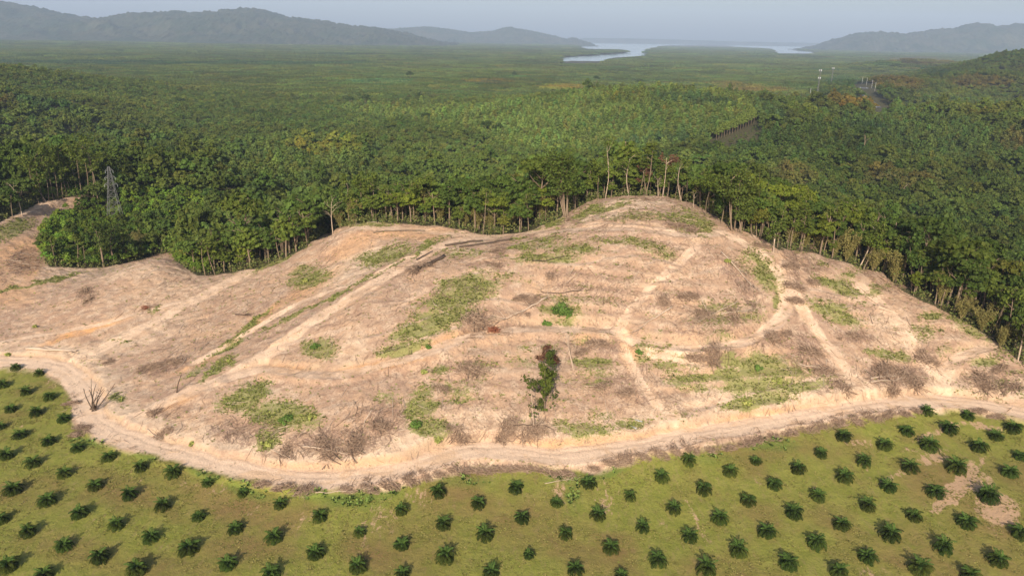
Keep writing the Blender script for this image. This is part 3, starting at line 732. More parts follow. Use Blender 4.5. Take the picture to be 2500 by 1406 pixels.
def patch_proto(seed, mat, size=36., n_=120):
    rnd = np.random.RandomState(seed); g = Geo()
    for k in range(n_):
        c = np.array([rnd.uniform(-size / 2, size / 2), rnd.uniform(-size / 2, size / 2), rnd.uniform(6, 9.5)])
        cr = rnd.uniform(1.6, 2.9)
        q = rnd.normal(0, 1, (30, 3)); q /= np.linalg.norm(q, axis=1)[:, None]; q[:, 2] = np.abs(q[:, 2]) - .2
        leaves(g, c + q * np.array([cr, cr, cr * .7]), .85, rnd, .6, .8, c)
    # low under-storey so that no ground shows
    leaves(g, np.stack([rnd.uniform(-size / 2, size / 2, 160), rnd.uniform(-size / 2, size / 2, 160), rnd.uniform(3, 6, 160)], -1), 2.2, rnd, 2., .8)
    return proto_obj("wood_model", g.mesh("wood_patch", mat))
PATCH = [patch_proto(81 + k, M_mang) for k in range(4)]

def scatter(name, P, rot, scl, idx_, tint, protos, label, cat='woodland'):
    me = bpy.data.meshes.new(name); me.vertices.add(len(P)); me.vertices.foreach_set('co', np.asarray(P, np.float32).ravel())
    def at(nm, ty, f, v):
        a = me.attributes.new(nm, ty, 'POINT'); a.data.foreach_set(f, np.asarray(v).ravel())
    z0 = np.zeros(len(P))
    at('rot', 'FLOAT_VECTOR', 'vector', np.stack([z0, z0, rot], -1).astype(np.float32))
    at('scl', 'FLOAT_VECTOR', 'vector', np.asarray(scl, np.float32))
    at('pid', 'INT', 'value', np.asarray(idx_, np.int32))
    at('tint', 'FLOAT_COLOR', 'color', np.hstack([tint, np.ones((len(P), 1))]).astype(np.float32))
    o = link(name, me); tag(o, label, cat, kind='stuff')
    ng = bpy.data.node_groups.new(name, 'GeometryNodeTree')
    ng.interface.new_socket('Geometry', in_out='INPUT', socket_type='NodeSocketGeometry')
    ng.interface.new_socket('Geometry', in_out='OUTPUT', socket_type='NodeSocketGeometry')
    gi = ng.nodes.new('NodeGroupInput'); go = ng.nodes.new('NodeGroupOutput'); j = ng.nodes.new('GeometryNodeJoinGeometry')
    def na(nm, dt):
        x = ng.nodes.new('GeometryNodeInputNamedAttribute'); x.data_type = dt; x.inputs[0].default_value = nm; return x.outputs[0]
    r_, s_, i_ = na('rot', 'FLOAT_VECTOR'), na('scl', 'FLOAT_VECTOR'), na('pid', 'INT')
    for k, pr in enumerate(protos):
        oi = ng.nodes.new('GeometryNodeObjectInfo'); oi.inputs['Object'].default_value = pr; oi.transform_space = 'ORIGINAL'
        cmp_ = ng.nodes.new('FunctionNodeCompare'); cmp_.data_type = 'INT'; cmp_.operation = 'EQUAL'
        ng.links.new(i_, cmp_.inputs[2]); cmp_.inputs[3].default_value = k
        ip = ng.nodes.new('GeometryNodeInstanceOnPoints')
        ng.links.new(gi.outputs[0], ip.inputs['Points']); ng.links.new(cmp_.outputs[0], ip.inputs['Selection'])
        ng.links.new(oi.outputs['Geometry'], ip.inputs['Instance'])
        ng.links.new(r_, ip.inputs['Rotation']); ng.links.new(s_, ip.inputs['Scale'])
        ng.links.new(ip.outputs[0], j.inputs[0])
    ng.links.new(j.outputs[0], go.inputs[0])
    md = o.modifiers.new('scatter', 'NODES'); md.node_group = ng
    return o

# ------------------------------------------------------------------ where each kind of wood grows
RUB1 = [(820,262),(1000,252),(1180,262),(1300,246),(1420,226),(1560,214),(1650,220),(1760,222),(1860,250),(1920,285),(1830,310),(1745,345),(1600,362),(1480,372),(1360,378),(1250,352),(1150,318),(1000,292),(880,282)]
RUB2 = [(1760,352),(1850,318),(1960,305),(2040,300),(2200,272),(2340,285),(2450,310),(2520,330),(2520,400),(2380,400),(2200,392),(2080,376),(1930,392),(1780,392)]
RUB3 = [(520,395),(620,372),(760,380),(900,392),(960,420),(860,450),(700,470),(560,440)]
TINTS = [(1375,213,62,7,0,(1.7,1.15,1.0)),(1195,198,62,7,0,(1.6,1.05,1.05)),(2190,204,75,17,5,(1.35,.88,1.0)),(2400,200,90,15,0,(1.3,.88,1.05)),(2075,258,110,15,4,(1.15,.95,.95)),(2250,150,75,9,3,(1.3,.9,1.2)),(1850,218,110,8,3,(1.55,1.0,1.05)),(1780,203,40,6,0,(1.5,1.05,1.1)),(790,368,95,16,4,(1.7,1.3,1.05)),(10,252,36,16,0,(1.4,.85,.9)),(2080,255,60,8,0,(1.6,1,1)),(1700,248,120,13,6,(.55,.65,.9)),(1600,345,120,8,-5,(.55,.65,.9)),(1880,275,60,16,20,(.6,.7,.9)),(2120,312,70,10,0,(.6,.65,.8)),(1200,203,50,6,0,(.6,.65,1)),(100,258,90,18,8,(.6,.75,1.)),(150,152,280,4,0,(.45,.6,1.0)),(620,156,280,4,0,(.5,.65,1.0)),(200,136,160,2.5,0,(.6,.7,1)),(900,134,200,2.5,0,(.6,.7,1)),(930,200,90,6,0,(.9,1.15,1.6)),(2060,200,60,14,0,(.7,.85,1.1)),(2290,180,30,12,0,(.6,.7,1.)),(1000,310,120,12,0,(.9,.95,.9)),(1400,410,90,16,0,(.9,1.,1.)),(1650,405,60,14,0,(1.3,1.2,1.4)),(1930,440,60,30,0,(1.5,1.05,1.4)),(2150,430,60,24,0,(1.5,1.05,1.4)),(2250,450,60,26,0,(1.4,1.,1.3)),(2480,350,40,30,0,(1.2,.8,1.)),(1960,232,40,8,0,(1.2,1.1,1.1)),(2330,230,60,8,-20,(1.4,1.3,1.1)),(330,102,50,2,0,(2.5,1.3,1.5)),(1500,190,250,6,0,(1,1.05,1.3)),(1100,150,80,4,0,(1.1,1.05,1.4))]  # dark patches on the plantation rise: slope and edge shade painted as leaf tint
def tint_at(x, y, z, base):
    px, py = proj(x, y, z)
    n1 = fbm(x / 45, y / 45, 201, 3); n2 = fbm(x / 300, y / 300, 202, 3)
    T = np.tile(np.array(base, float), (len(x), 1))
    T *= (1 + .30 * n1 + .30 * n2)[:, None]
    hv = fbm(x / 120, y / 120, 203, 3) * .14 + rs.normal(0, .08, len(x))
    T[:, 0] *= 1 + hv; T[:, 2] *= 1 - .6 * hv
    T *= rs.uniform(.72, 1.25, (len(x), 1)) * (1 + rs.normal(0, .05, (len(x), 3)))
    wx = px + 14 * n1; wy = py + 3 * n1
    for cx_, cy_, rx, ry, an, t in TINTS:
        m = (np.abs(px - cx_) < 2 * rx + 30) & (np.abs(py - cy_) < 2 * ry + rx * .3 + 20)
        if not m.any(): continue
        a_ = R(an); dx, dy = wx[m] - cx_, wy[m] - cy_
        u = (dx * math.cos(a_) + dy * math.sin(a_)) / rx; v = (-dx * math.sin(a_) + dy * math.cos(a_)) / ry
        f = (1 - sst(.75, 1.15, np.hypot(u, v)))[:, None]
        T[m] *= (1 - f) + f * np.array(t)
    r2 = inpoly(px, py, RUB2); T[r2] *= np.array([.70, .76, .75]); r3 = inpoly(px, py, RUB3); T[r3] *= .82
    return np.clip(T, .25, 3)
ROADPX = [(2108,214),(2112,226),(2122,240),(2140,256),(2150,264)]
def road_gap(px, py):
    P = np.array(ROADPX, float); c = np.interp(py, P[:, 1], P[:, 0])
    return (py > 205) & (py < 296) & (np.abs(px - c) < 23)
TROW = [(1742,346),(1770,334),(1800,322),(1826,310),(1848,298)]
def path_gap(px, py):
    c = np.interp(px, [p[0] for p in TROW], [p[1] for p in TROW])
    return (px > 1735) & (px < 1856) & (py > c - 2) & (py < c + 14)
def jgrid(x0, x1, y0, y1, s, jit=.42):
    gx, gy = np.meshgrid(np.arange(x0, x1, s), np.arange(y0, y1, s))
    gx = gx + np.where((np.arange(gx.shape[0]) % 2)[:, None], s / 2, 0)
    x = gx.ravel() + rs.uniform(-jit, jit, gx.size) * s; y = gy.ravel() + rs.uniform(-jit, jit, gx.size) * s
    return x, y
HFOV = 42.
def in_fov(x, y, mg=25.): return np.abs(x) < y * math.tan(R(HFOV)) + mg
def sfac(gx, gy, gz, vx, vy):
    a, b = proj(gx, gy, gz); c = np.interp(a, [p[0] for p in TROW], [p[1] for p in TROW])
    f = np.where((a > 1730) & (a < 1856) & (b > c) & (b < c + 62) & (gy > 350), .32, 1.)
    f = np.where((vx > 60) & (vx < 262) & (vy > 470) & (vy < 560), .36, f)
    f = np.where((vx > 80) & (vx < 232) & (vy >= 560) & (vy < 645), .6, f)
    f = np.where((vx >= 262) & (vx < 500) & (vy > 455) & (vy < 560), .5, f)
    f = np.where((vx > 232) & (vx < 345) & (vy >= 560) & (vy < 650), .68, f)
    return f
def wood_kind(px, py):
    k = np.zeros(px.shape, int)                          # 0 mixed rainforest
    mang = (py < np.interp(px, [0,200,420,520,700,800,900,1300,1500,1700,2000,2100,2250,2500], [222,262,318,350,352,352,330,262,205,200,190,180,165,140])) | ((px > 900) & (px < 1350) & (py < 400) & (py > 300))
    k[mang] = 1
    k[inpoly(px, py, RUB1)] = 2; k[inpoly(px, py, RUB2)] = 2; k[inpoly(px, py, RUB3)] = 2
    return k
CUT = 620.
# candidates near
x, y = jgrid(-760, 700, 130, CUT, 5.2)
z = grid_h(x, y)
px, py = proj(x, y, z + 8)
ok = in_fov(x, y) & ~cleared(x, y) & (px > -250) & (px < 2750) & (py > -50) & (py < 1100)
ok &= ~path_gap(*proj(x, y, z))
ok &= ~((px > 60) & (px < 250) & (py > 430) & (py < 470) & (y < 0))
x, y, z, px, py = [a[ok] for a in (x, y, z, px, py)]
# keep a little away from the cut edge
kd = wood_kind(px, py)
D = np.hypot(x, y)
ed, _ = segdist(x, y, np.array([(a, b) for a, b in CLEAR]))
rightlow = (x > 120) & (y < 200)
# visible (not hidden behind the ridge): ray clearance of the crown top
def visible(x, y, zt):
    v = np.ones(len(x), bool)
    for t in np.linspace(.35, .985, 48):
        zz = CAM_H + (zt - CAM_H) * t
        v &= zz > grid_h(x * t, y * t) - .3
    return v
vis = visible(x, y, z + 11)
infr = (px > -10) & (px < 2510) & (py > 0)

ORD = ['first','second','third','fourth','fifth','sixth','seventh','eighth','ninth','tenth','eleventh','twelfth','thirteenth','fourteenth','fifteenth','sixteenth','seventeenth','eighteenth','nineteenth','twentieth']
def ordn(i):
    if i < 20: return ORD[i]
    n = i + 1
    return '%d%s' % (n, {1: 'st', 2: 'nd', 3: 'rd'}.get(n % 10, 'th') if n % 100 not in (11, 12, 13) else 'th')
LAB = {}
def base_of(o):
    l = o.matrix_basis.translation
    return proj(np.array(l.x), np.array(l.y), np.array(l.z))
def relabel(items, fmt1, fmtn):
    """items: list of (object, key tuple); numbers the members of each key group from the left of the photo"""
    G = {}
    for o, k in items: G.setdefault(k, []).append(o)
    for k, os_ in G.items():
        os_.sort(key=lambda o: float(base_of(o)[0]))
        for i, o in enumerate(os_):
            o['label'] = fmt1(k) if len(os_) == 1 else fmtn(k, ('leftmost' if i == 0 else 'rightmost' if i == len(os_) - 1 else ordn(i) + ' from left'))

def thing(name, loc, rz=0., s=1., sz=None):
    o = bpy.data.objects.new(name, None); COL.objects.link(o)
    o.empty_display_size = 1
    o.location = [float(v) for v in loc]; o.rotation_euler = (0, 0, float(rz)); o.scale = (float(s), float(s), float(s if sz is None else sz))
    return o

# ------------------------------------------------------------------ individual forest trees
def zone(px, py):
    if px < 130: return 'beside the far left track'
    if px < 330: return 'around the lattice pylon' if py > 470 else 'behind the lattice pylon'
    if px < 560: return 'in the gully right of pylon'
    if px < 760: return 'in the gully left of bare spur'
    if px < 960: return 'behind the bare left spur'
    if px < 1150: return 'behind the bamboo left of saddle'
    if px < 1300: return 'behind the saddle in the ridge'
    if px < 1450: return 'behind the tall clustered trunks'
    if px < 1600: return 'behind the bare summit'
    if px < 1750: return 'right behind the bare summit'
    if px < 1900: return 'right of the summit slope'
    if px < 2050: return 'left of the leaning pale tree'
    if px < 2200: return 'around the leaning pale tree'
    if px < 2350: return 'on the shaded right woods'
    return 'near the right picture edge'
NBR = 300
cand = np.where((kd == 0) & vis & infr)[0]
edge_pref = D[cand] 
cand = cand[np.argsort(edge_pref)][:NBR]
indiv = np.zeros(len(x), bool); indiv[cand] = True
tree_items = []
LOOK = ['wide-crowned', 'tall billowy', 'low rounded', 'large spreading', 'narrow-crowned', 'flat-topped']
for c in cand:
    k = rs.randint(0, 6)
    if ed[c] < 10 and rs.rand() < .75: k = 4 if rs.rand() < .6 else 1
    p = BROAD[k]
    s = rs.uniform(.72, 1.12)
    if ed[c] < 6: s *= .85
    sf_ = float(sfac(x[c], y[c], z[c], px[c], py[c])); low = sf_ in (.5, .36)
    if ed[c] < 14 and px[c] > 560: s *= rs.uniform(.7, 1.5)
    s *= sf_
    t = thing('broadleaf_tree', (x[c], y[c], z[c]), rs.uniform(0, 6.28), s, s * rs.uniform(.9, 1.1))
    cr = link('crown', p.crown, t); tr = link('trunk', p.trunk, t)
    u = rs.rand()
    if u < .48: colr, nm = (.80, .92, .85), 'dark green'
    elif u < .80: colr, nm = (1.15, 1.15, .95), 'mid green'
    elif u < .95: colr, nm = (1.5, 1.4, .9), 'yellowish green'
    else: colr, nm = (1.35, 1.05, .95), 'brownish'
    if low: colr, nm = (1.7, 1.75, .9), 'bright green'
    v = rs.uniform(.8, 1.2)
    if px[c] > 1950: v *= .8  # right-hand crowns darkened: the shadow in that wood is put into leaf colour
    cr.color = (colr[0] * v, colr[1] * v, colr[2] * v, 1)
    tag(t, cat='tree', group='broadleaf trees of the near forest')
    rk = 'front-rank' if ed[c] < 9 else 'deeper-set'
    tree_items.append((t, (nm, LOOK[k], rk, zone(px[c], py[c]))))
relabel(tree_items, lambda k: '%s %s %s tree %s' % (k[2], k[0], k[1], k[3]), lambda k, o: '%s %s %s tree, %s, %s' % (k[2], k[0], k[1], o, k[3]))

# remaining near trees -> part of the uncountable wood
P_mix = [[], [], [], [], []]; P_mng = [[], [], [], [], []]; P_rub = [[], [], [], [], []]
def put(Pl, x, y, z, n_, base, hs=(.8, 1.2)):
    s = rs.uniform(hs[0], hs[1], len(x)) * np.where(rs.rand(len(x)) < .10, 1.35, 1.) * (1 + .22 * fbm(x / 40, y / 40, 207, 3)) * sfac(x, y, z, *proj(x, y, z + 8))
    Pl[0].append(np.stack([x, y, z - .5], -1)); Pl[1].append(rs.uniform(0, 6.28, len(x)))
    Pl[2].append(np.stack([s, s, s * rs.uniform(.85, 1.15, len(x))], -1)); Pl[3].append(rs.randint(0, n_, len(x)))
    Pl[4].append(tint_at(x, y, z + 8, base))
m = (kd == 0) & ~indiv; put(P_mix, x[m], y[m], z[m], 4, (.92, .96, .9), (.62, 1.2))  # near wood tinted darker, shading among the tall trees put into the colour
def mang_pts(y0, y1):
    gx, gy = jgrid(-1150, 1150, y0, y1, 4.4); gz = grid_h(gx, gy); qx, qy = proj(gx, gy, gz + 8); rx_, ry_ = proj(gx, gy, gz)
    ok = in_fov(gx, gy) & (qx > -250) & (qx < 2750) & (wood_kind(qx, qy) == 1) & ~cleared(gx, gy) & ~road_gap(rx_, ry_); return gx[ok], gy[ok], gz[ok]
xm, ym, zm = mang_pts(200, 1250); put(P_mng, xm, ym, zm, 3, (1, 1, 1), (.85, 1.25))
m = kd == 2; 
def rub_rows(y0, y1):
    a = R(24); u, v = np.meshgrid(np.arange(-1500, 1500, 4.2), np.arange(-300, 1700, 5.6)); u = u.ravel(); v = v.ravel()
    gx = u * math.cos(a) - v * math.sin(a) + rs.normal(0, .5, u.size); gy = u * math.sin(a) + v * math.cos(a) + rs.normal(0, .5, u.size)
    ok = (gy > y0) & (gy < y1) & in_fov(gx, gy); gx, gy = gx[ok], gy[ok]; gz = grid_h(gx, gy); qx, qy = proj(gx, gy, gz + 8)
    ok = (wood_kind(qx, qy) == 2) & ~cleared(gx, gy) & ~path_gap(*proj(gx, gy, gz)); return gx[ok], gy[ok], gz[ok]
xr, yr, zr = rub_rows(130, 1400); put(P_rub, xr, yr, zr, 3, (.92, .95, 1.1), (.85, 1.1))
x, y = jgrid(-1150, 1150, CUT, 1250, 6.2)
z = grid_h(x, y); px, py = proj(x, y, z + 8); gpx, gpy = proj(x, y, z)
ok = in_fov(x, y) & (px > -300) & (px < 2800) & ~road_gap(gpx, gpy)
x, y, z, px, py = [a[ok] for a in (x, y, z, px, py)]; kd = wood_kind(px, py)
m = kd == 0; put(P_mix, x[m], y[m], z[m], 4, (1.0, 1.02, 1), (.65, 1.25))
cat = lambda L: np.concatenate(L)
scatter('mixed_forest', *[cat(a) for a in P_mix], MID, 'dense mixed green forest with darker and browner crowns behind the cleared hill')
scatter('mangrove_wood', *[cat(a) for a in P_mng], MANG, 'even olive green lowland wood stretching toward the bay')
scatter('plantation_wood', *[cat(a) for a in P_rub], RUB, 'light green plantation of close-set slim trees beyond the cleared hill')
x, y = jgrid(-260, 30, 240, 420, 2.3); z = grid_h(x, y); px, py = proj(x, y, z + 2)
ok = ~cleared(x, y) & (px > 85) & (px < 520) & (py > 462) & (py < 660); x, y, z, px, py = [a[ok] for a in (x, y, z, px, py)]
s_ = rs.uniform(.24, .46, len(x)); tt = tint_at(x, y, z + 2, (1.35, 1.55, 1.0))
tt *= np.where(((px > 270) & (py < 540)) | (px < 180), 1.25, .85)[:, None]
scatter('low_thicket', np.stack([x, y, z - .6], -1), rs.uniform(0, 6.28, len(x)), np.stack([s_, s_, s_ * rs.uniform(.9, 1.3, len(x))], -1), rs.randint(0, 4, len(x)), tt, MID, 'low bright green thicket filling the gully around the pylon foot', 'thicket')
# far woods as patches
PF = [[], [], [], [], []]
for y0, y1, sz, sc in ((1235, 2500, 31, 1.0), (2500, 5200, 52, 1.7), (5200, 11500, 95, 3.1)):
    x, y = jgrid(-y1 * 1.0, y1 * 1.0, y0, y1, sz, .2)
    ok = in_fov(x, y, 80); x, y = x[ok], y[ok]
    z = grid_h(x, y)
    tpx, tpy = proj(x, y, z + 13 * (1 + (sc - 1) * .2)); tw = np.zeros(len(x), bool)
    for p_ in WATER: tw |= inpoly(tpx, tpy, p_)
    w_ = tw | water_at(x, y) | water_at(x, y - sz * .5) | water_at(x, y + sz * .5)
    px, py = proj(x, y, z); g = (py > 205) & (py < 245) & (np.abs(px - 2112) < 40)
    hb = np.zeros(len(x), bool)
    for bx_, by_, sx_, sy_, h_ in BUMPS: hb |= (h_ * np.exp(-0.5 * (((x - bx_) / sx_) ** 2 + ((y - by_) / sy_) ** 2)) > 7) & (y < 2600)
    if y0 < 2000: HB = (x[hb & ~g], y[hb & ~g])
    ok = ~w_ & ~g & ~hb
    x, y, z = x[ok], y[ok], z[ok]
    PF[0].append(np.stack([x, y, z - .5], -1)); PF[1].append(rs.randint(0, 4, len(x)) * math.pi / 2 + rs.uniform(-.3, .3, len(x)))
    zz = 1 + .5 * np.clip(fbm(x / 300, y / 120, 88, 3), -1, 1.5)
    PF[2].append(np.stack([np.full(len(x), sc), np.full(len(x), sc), zz * (1 + (sc - 1) * .2)], -1)); PF[3].append(rs.randint(0, 4, len(x)))
    tt = tint_at(x, y, z + 8, (1, 1, 1))
    PF[4].append(tt)
hx = np.concatenate([HB[0] + rs.uniform(-17, 17, len(HB[0])) for _ in range(24)]); hy = np.concatenate([HB[1] + rs.uniform(-17, 17, len(HB[0])) for _ in range(24)])
hz_ = grid_h(hx, hy); hp, hq = proj(hx, hy, hz_); ok = ~road_gap(hp, hq); hx, hy, hz_ = hx[ok], hy[ok], hz_[ok]
s_ = rs.uniform(.7, 1.25, len(hx))
scatter('hillside_forest', np.stack([hx, hy, hz_ - .5], -1), rs.uniform(0, 6.28, len(hx)), np.stack([s_, s_, s_ * .9], -1), rs.randint(0, 4, len(hx)), tint_at(hx, hy, hz_ + 8, (1, 1.02, 1)), MID, 'green and brownish forest on the far low hills at right')
scatter('far_lowland_forest', *[cat(a) for a in PF], PATCH, 'hazy far-off lowland forest reaching to the bay and hills')

# ------------------------------------------------------------------ single trees at the cut edge (base px, top px)
def standing(base, top, kind, label, name='slender_tree', cat_='tree', group='slender pale-trunked trees at the cut edge', n_tr=1, spread=.0, seed=0, width=1.0, clamp=345., crown_s=1.0, leafmat=None, colr=(1, 1, 1), column=False):
    rnd = np.random.RandomState(seed + 7)
    b = cast([base[0]], [base[1]], clamp=clamp)[0]
    X, Z = at_y(top[0], top[1], b[1])
    d = np.array([float(X) - b[0], rnd.uniform(-.5, .5), float(Z) - b[2]])
    H = np.linalg.norm(d)
    t = thing(name, b)
    g = Geo(); tips = []; tops = []
    bark = {'leafy': M_bark, 'pale': M_dead, 'bare': M_dead, 'dark': M_bark_d, 'stubs': M_bark_d}[kind]
    for k in range(n_tr):
        off = np.array([rnd.normal(0, .5), rnd.normal(0, .5), 0]) * (n_tr > 1)
        P = []; bend = rnd.normal(0, .035 * H, 2); sp = np.array([rnd.normal(0, spread), rnd.normal(0, spread), rnd.uniform(-.15, .05) * (n_tr > 1)]) * H
        for q in np.linspace(-.07, 1, 8):
            P.append(off + (d + sp) * q + np.array([bend[0], bend[1], 0]) * math.sin(max(q, 0) * math.pi))
        r0 = (.16 + H * .008) * width * (1 if n_tr == 1 else .75)
        tube(g, P, np.linspace(r0, r0 * .35, 8), 6)
        tops.append(P[-1])
        nb = 5 if kind in ('bare', 'leafy', 'pale', 'dark') else 2
        for j_ in range(nb):
            q = P[rnd.randint(4, 8)]; an = rnd.uniform(0, 6.28)
            branchy(g, q, (math.cos(an), math.sin(an), .8), H * (.24 if kind != 'stubs' else .1) * (.42 if column else 1), r0 * .4, 2 if kind == 'bare' else 1, rnd, 4, .6, 3, 3, 0, tips)
    if column:
        for q in np.linspace(.12, 1, 13): tips.append(d * q + np.array([rnd.normal(0, .75), rnd.normal(0, .5), 0]))
    tr = link('trunk', g.mesh('trunk', bark, True), t)
    if kind in ('leafy', 'dark') and crown_s > 0:
        gc = Geo()
        for q in tips:
            nl = 16; v = rnd.normal(0, 1, (nl, 3)); v /= np.linalg.norm(v, axis=1)[:, None]
            leaves(gc, q + v * rnd.uniform(.4, 1.1, (nl, 1)) * crown_s, .28 if column else .38, rnd, .5, .7, q)
        c = link('crown', gc.mesh('crown', leafmat or M_leaf), t); c.color = (*colr, 1)
    elif kind == 'pale':
        gc = Geo()
        for q in (tips[::3] if column else tips):
            nl = 9; v = rnd.normal(0, 1, (nl, 3)); v /= np.linalg.norm(v, axis=1)[:, None]
            leaves(gc, q + v * rnd.uniform(.4, 1., (nl, 1)), .35, rnd, .5, .7, q)
        c = link('crown', gc.mesh('crown', leafmat or M_leaf), t); c.color = (*colr, 1)
    tag(t, label, cat_, group)
    return t
ED_T = [
 ((853,530),(850,455),'leafy','slim leafy tree, first trunk of the row left above the spur'),
 ((882,530),(880,445),'leafy','slim leafy tree, second trunk of the row above the left spur'),
 ((910,530),(910,440),'leafy','slim leafy tree with pale trunk, third in the row above left spur'),
 ((951,536),(949,468),'pale','thin sparse tree behind the left spur crest, right of the trunk row'),
 ((1012,543),(1010,462),'leafy','slender tree with bushy top left of the ridge bamboo'),
 ((1426,487),(1424,410),'dark','thin dark tree just right of the tall clustered trunks'),
 ((1443,478),(1441,412),'leafy','thin leafy tree, second right of the tall clustered trunks'),
 ((1461,476),(1463,420),'leafy','short leafy tree leftmost beside the pale summit tree'),
 ((1478,476),(1482,372),'pale','tallest pale tree with thin sparse top left of bare summit'),
 ((1536,472),(1538,388),'pale','pale straight tree standing on the skyline of the bare summit'),
 ((1563,473),(1573,415),'leafy','small tree with russet dead leaves on the summit skyline'),
 ((1607,476),(1606,440),'bare','short bare pale tree right of the russet summit tree'),
 ((1618,478),(1628,386),'pale','tall forked pale tree right of the russet summit tree'),
 ((1664,492),(1662,400),'pale','pale sparse wide-branched tree at the right shoulder of summit'),
 ((1692,508),(1694,474),'bare','stubby pale trunk below the right shoulder of summit'),
 ((1723,529),(1739,448),'leafy','leaning pale-trunked tree at start of right summit slope'),
 ((1760,546),(1766,486),'leafy','dark-crowned thin tree left of the three-trunk group'),
 ((1837,577),(1838,520),'leafy','thin reddish tree, left one of three at right slope edge'),
 ((1847,577),(1848,524),'leafy','thin reddish tree, middle one of three at right slope edge'),
 ((1857,580),(1860,520),'leafy','thin reddish tree, right one of three at right slope edge'),
 ((2099,652),(2140,564),'pale','strongly leaning pale tree at the right forest edge'),
 ((2107,660),(2136,590),'leafy','leaning tree with leafy top close behind the strongly leaning one'),
 ((2158,664),(2168,612),'bare','thin grey dead stick tree in dark gap right of leaning tree'),
 ((2225,712),(2220,600),'dark','dark leafy forked tree at right forest edge below the gap'),
 ((2452,838),(2473,736),'leafy','straight pale leaning trunk near the right picture edge'),
 ((2485,880),(2503,800),'pale','lowest pale branched tree at the right picture border'),
 ((813,572),(809,498),'bare','crooked bare white tree alone at the left spur corner'),
 ((541,650),(537,577),'leafy','slim tree with bright leafy tuft among the gully bamboo'),
 ((651,630),(648,588),'pale','short pale thin tree at right end of the gully bamboo'),
 ((32,535),(28,478),'leafy','reddish thin tree in front of the dark wood far left'),
 ((54,528),(31,462),'bare','thin grey tree leaning left at the far left track'),
 ((112,492),(82,445),'bare','pale thin trunk leaning left behind the far left track'),
]
for q_ in range(13):
    bx = 96 + q_ * 11.5; by = 497 - q_ * 2.6
    ED_T.append(((bx, by), (bx - 26 + (q_ * 37) % 17, by - 88 - (q_ * 23) % 30), 'leafy', 'slim leaning trunk behind far left track, %s from left of thirteen' % ORD[q_]))
for i, (b, tp, kd_, lab) in enumerate(ED_T):
    colr = (1.1, 1.1, .9)
    thin = 'of thirteen' in lab
    lm = None; cs = 1.25
    if 'russet' in lab: lm = M_redleaf; cs = .45
    if 'reddish' in lab: colr = (1.3, 1.0, .9)
    if 'dark' in lab: colr = (.7, .85, .8)
    standing(b, tp, kd_, lab, seed=100 + i, crown_s=cs, leafmat=lm, colr=colr, width=.6 if thin else (.62 if 'summit' in lab else .9) if 'pale' in lab else .8)
standing((1380,530),(1372,405),'leafy','cluster of eight tall slim pale trunks with shared high crown', name='multi_stemmed_tree', n_tr=8, spread=.10, seed=3, width=1.1, crown_s=1.7, group=None, colr=(.95, 1., .9))
standing((1784,562),(1782,440),'leafy','tall three-trunk tree with dark crown right of summit', name='multi_stemmed_tree', n_tr=3, spread=.10, seed=9, width=1.2, crown_s=1.5, group=None)
standing((1809,570),(1820,500),'leafy','leaning four-stemmed tree below the three-trunk tree', name='multi_stemmed_tree', n_tr=4, spread=.10, seed=12, width=1., crown_s=1.3, group=None)
standing((1894,618),(1900,550),'pale','pale forked tree at forest edge above the brush strip', name='multi_stemmed_tree', n_tr=2, spread=.16, seed=10, width=1.0, group=None)
standing((253,652),(234,560),'leafy','pale forked tree standing in front of the pylon wood', n_tr=1, seed=42, width=1.5, crown_s=2.2, group=None, colr=(.75, .8, .8))
standing((283,645),(272,565),'leafy','reddish-trunked dark tree right of the pale forked one', n_tr=1, seed=43, width=1.4, crown_s=2.0, group=None, colr=(.6, .7, .7))
SHR = []
# trees and dead trees standing inside the clearing
standing((1303,1046),(1293,925),'pale','tallest thin sparse tree standing alone on the lower cleared slope', name='sparse_tree', group='sparse trees left standing in the clearing', seed=61, width=.4, clamp=400, colr=(.8,.75,.7), column=True)
for q_, (cx1, cy1, r1, h1, w1) in enumerate([(1345, 880, 2.0, 4.6, 'upper'), (1334, 925, 1.7, 4.2, 'second'), (1326, 965, 1.6, 4.2, 'third'), (1318, 1000, 1.3, 3.4, 'lowest')]):
    SHR.append((cx1, cy1, r1, h1, w1))
standing((1328,1012),(1330,905),'leafy','sparse green tree right of the thin one on lower slope', name='sparse_tree', group='sparse trees left standing in the clearing', seed=62, width=.45, crown_s=.85, clamp=400, colr=(1.0,.95,.8), column=True)
standing((1350,985),(1338,868),'leafy','sparse russet and green tree at top of the shaded strip', name='sparse_tree', group='sparse trees left standing in the clearing', seed=66, width=.45, crown_s=.85, clamp=400, colr=(.75,.75,.7), column=True)
standing((1352,930),(1322,862),'leafy','small tree with russet red leaves leaning left mid slope', name='sparse_tree', group='sparse trees left standing in the clearing', seed=64, width=.4, crown_s=.45, clamp=400, leafmat=M_redleaf)
standing((1403,907),(1378,812),'bare','bare forked leaning tree with pale bark in mid clearing', name='dead_tree', group=None, seed=65, width=.75, n_tr=2, spread=.05, clamp=400)
standing((432,958),(445,912),'stubs','short dark leaning snag on left spur slope', name='snag', group=None, seed=67, width=.9, clamp=400)
standing((228,1000),(232,938),'stubs','leafless many-stemmed burnt tree beside the track bend', name='dead_tree', group=None, seed=68, n_tr=9, spread=.22, width=.95, clamp=400)
standing((2197,505),(2206,459),'bare','white broken snag inside the right woods', name='snag', group='white snags in the right woods', seed=71, width=1.0, clamp=None)
standing((2469,645),(2475,603),'bare','white broken snag near the right picture edge', name='snag', group='white snags in the right woods', seed=72, width=1.0, clamp=None)

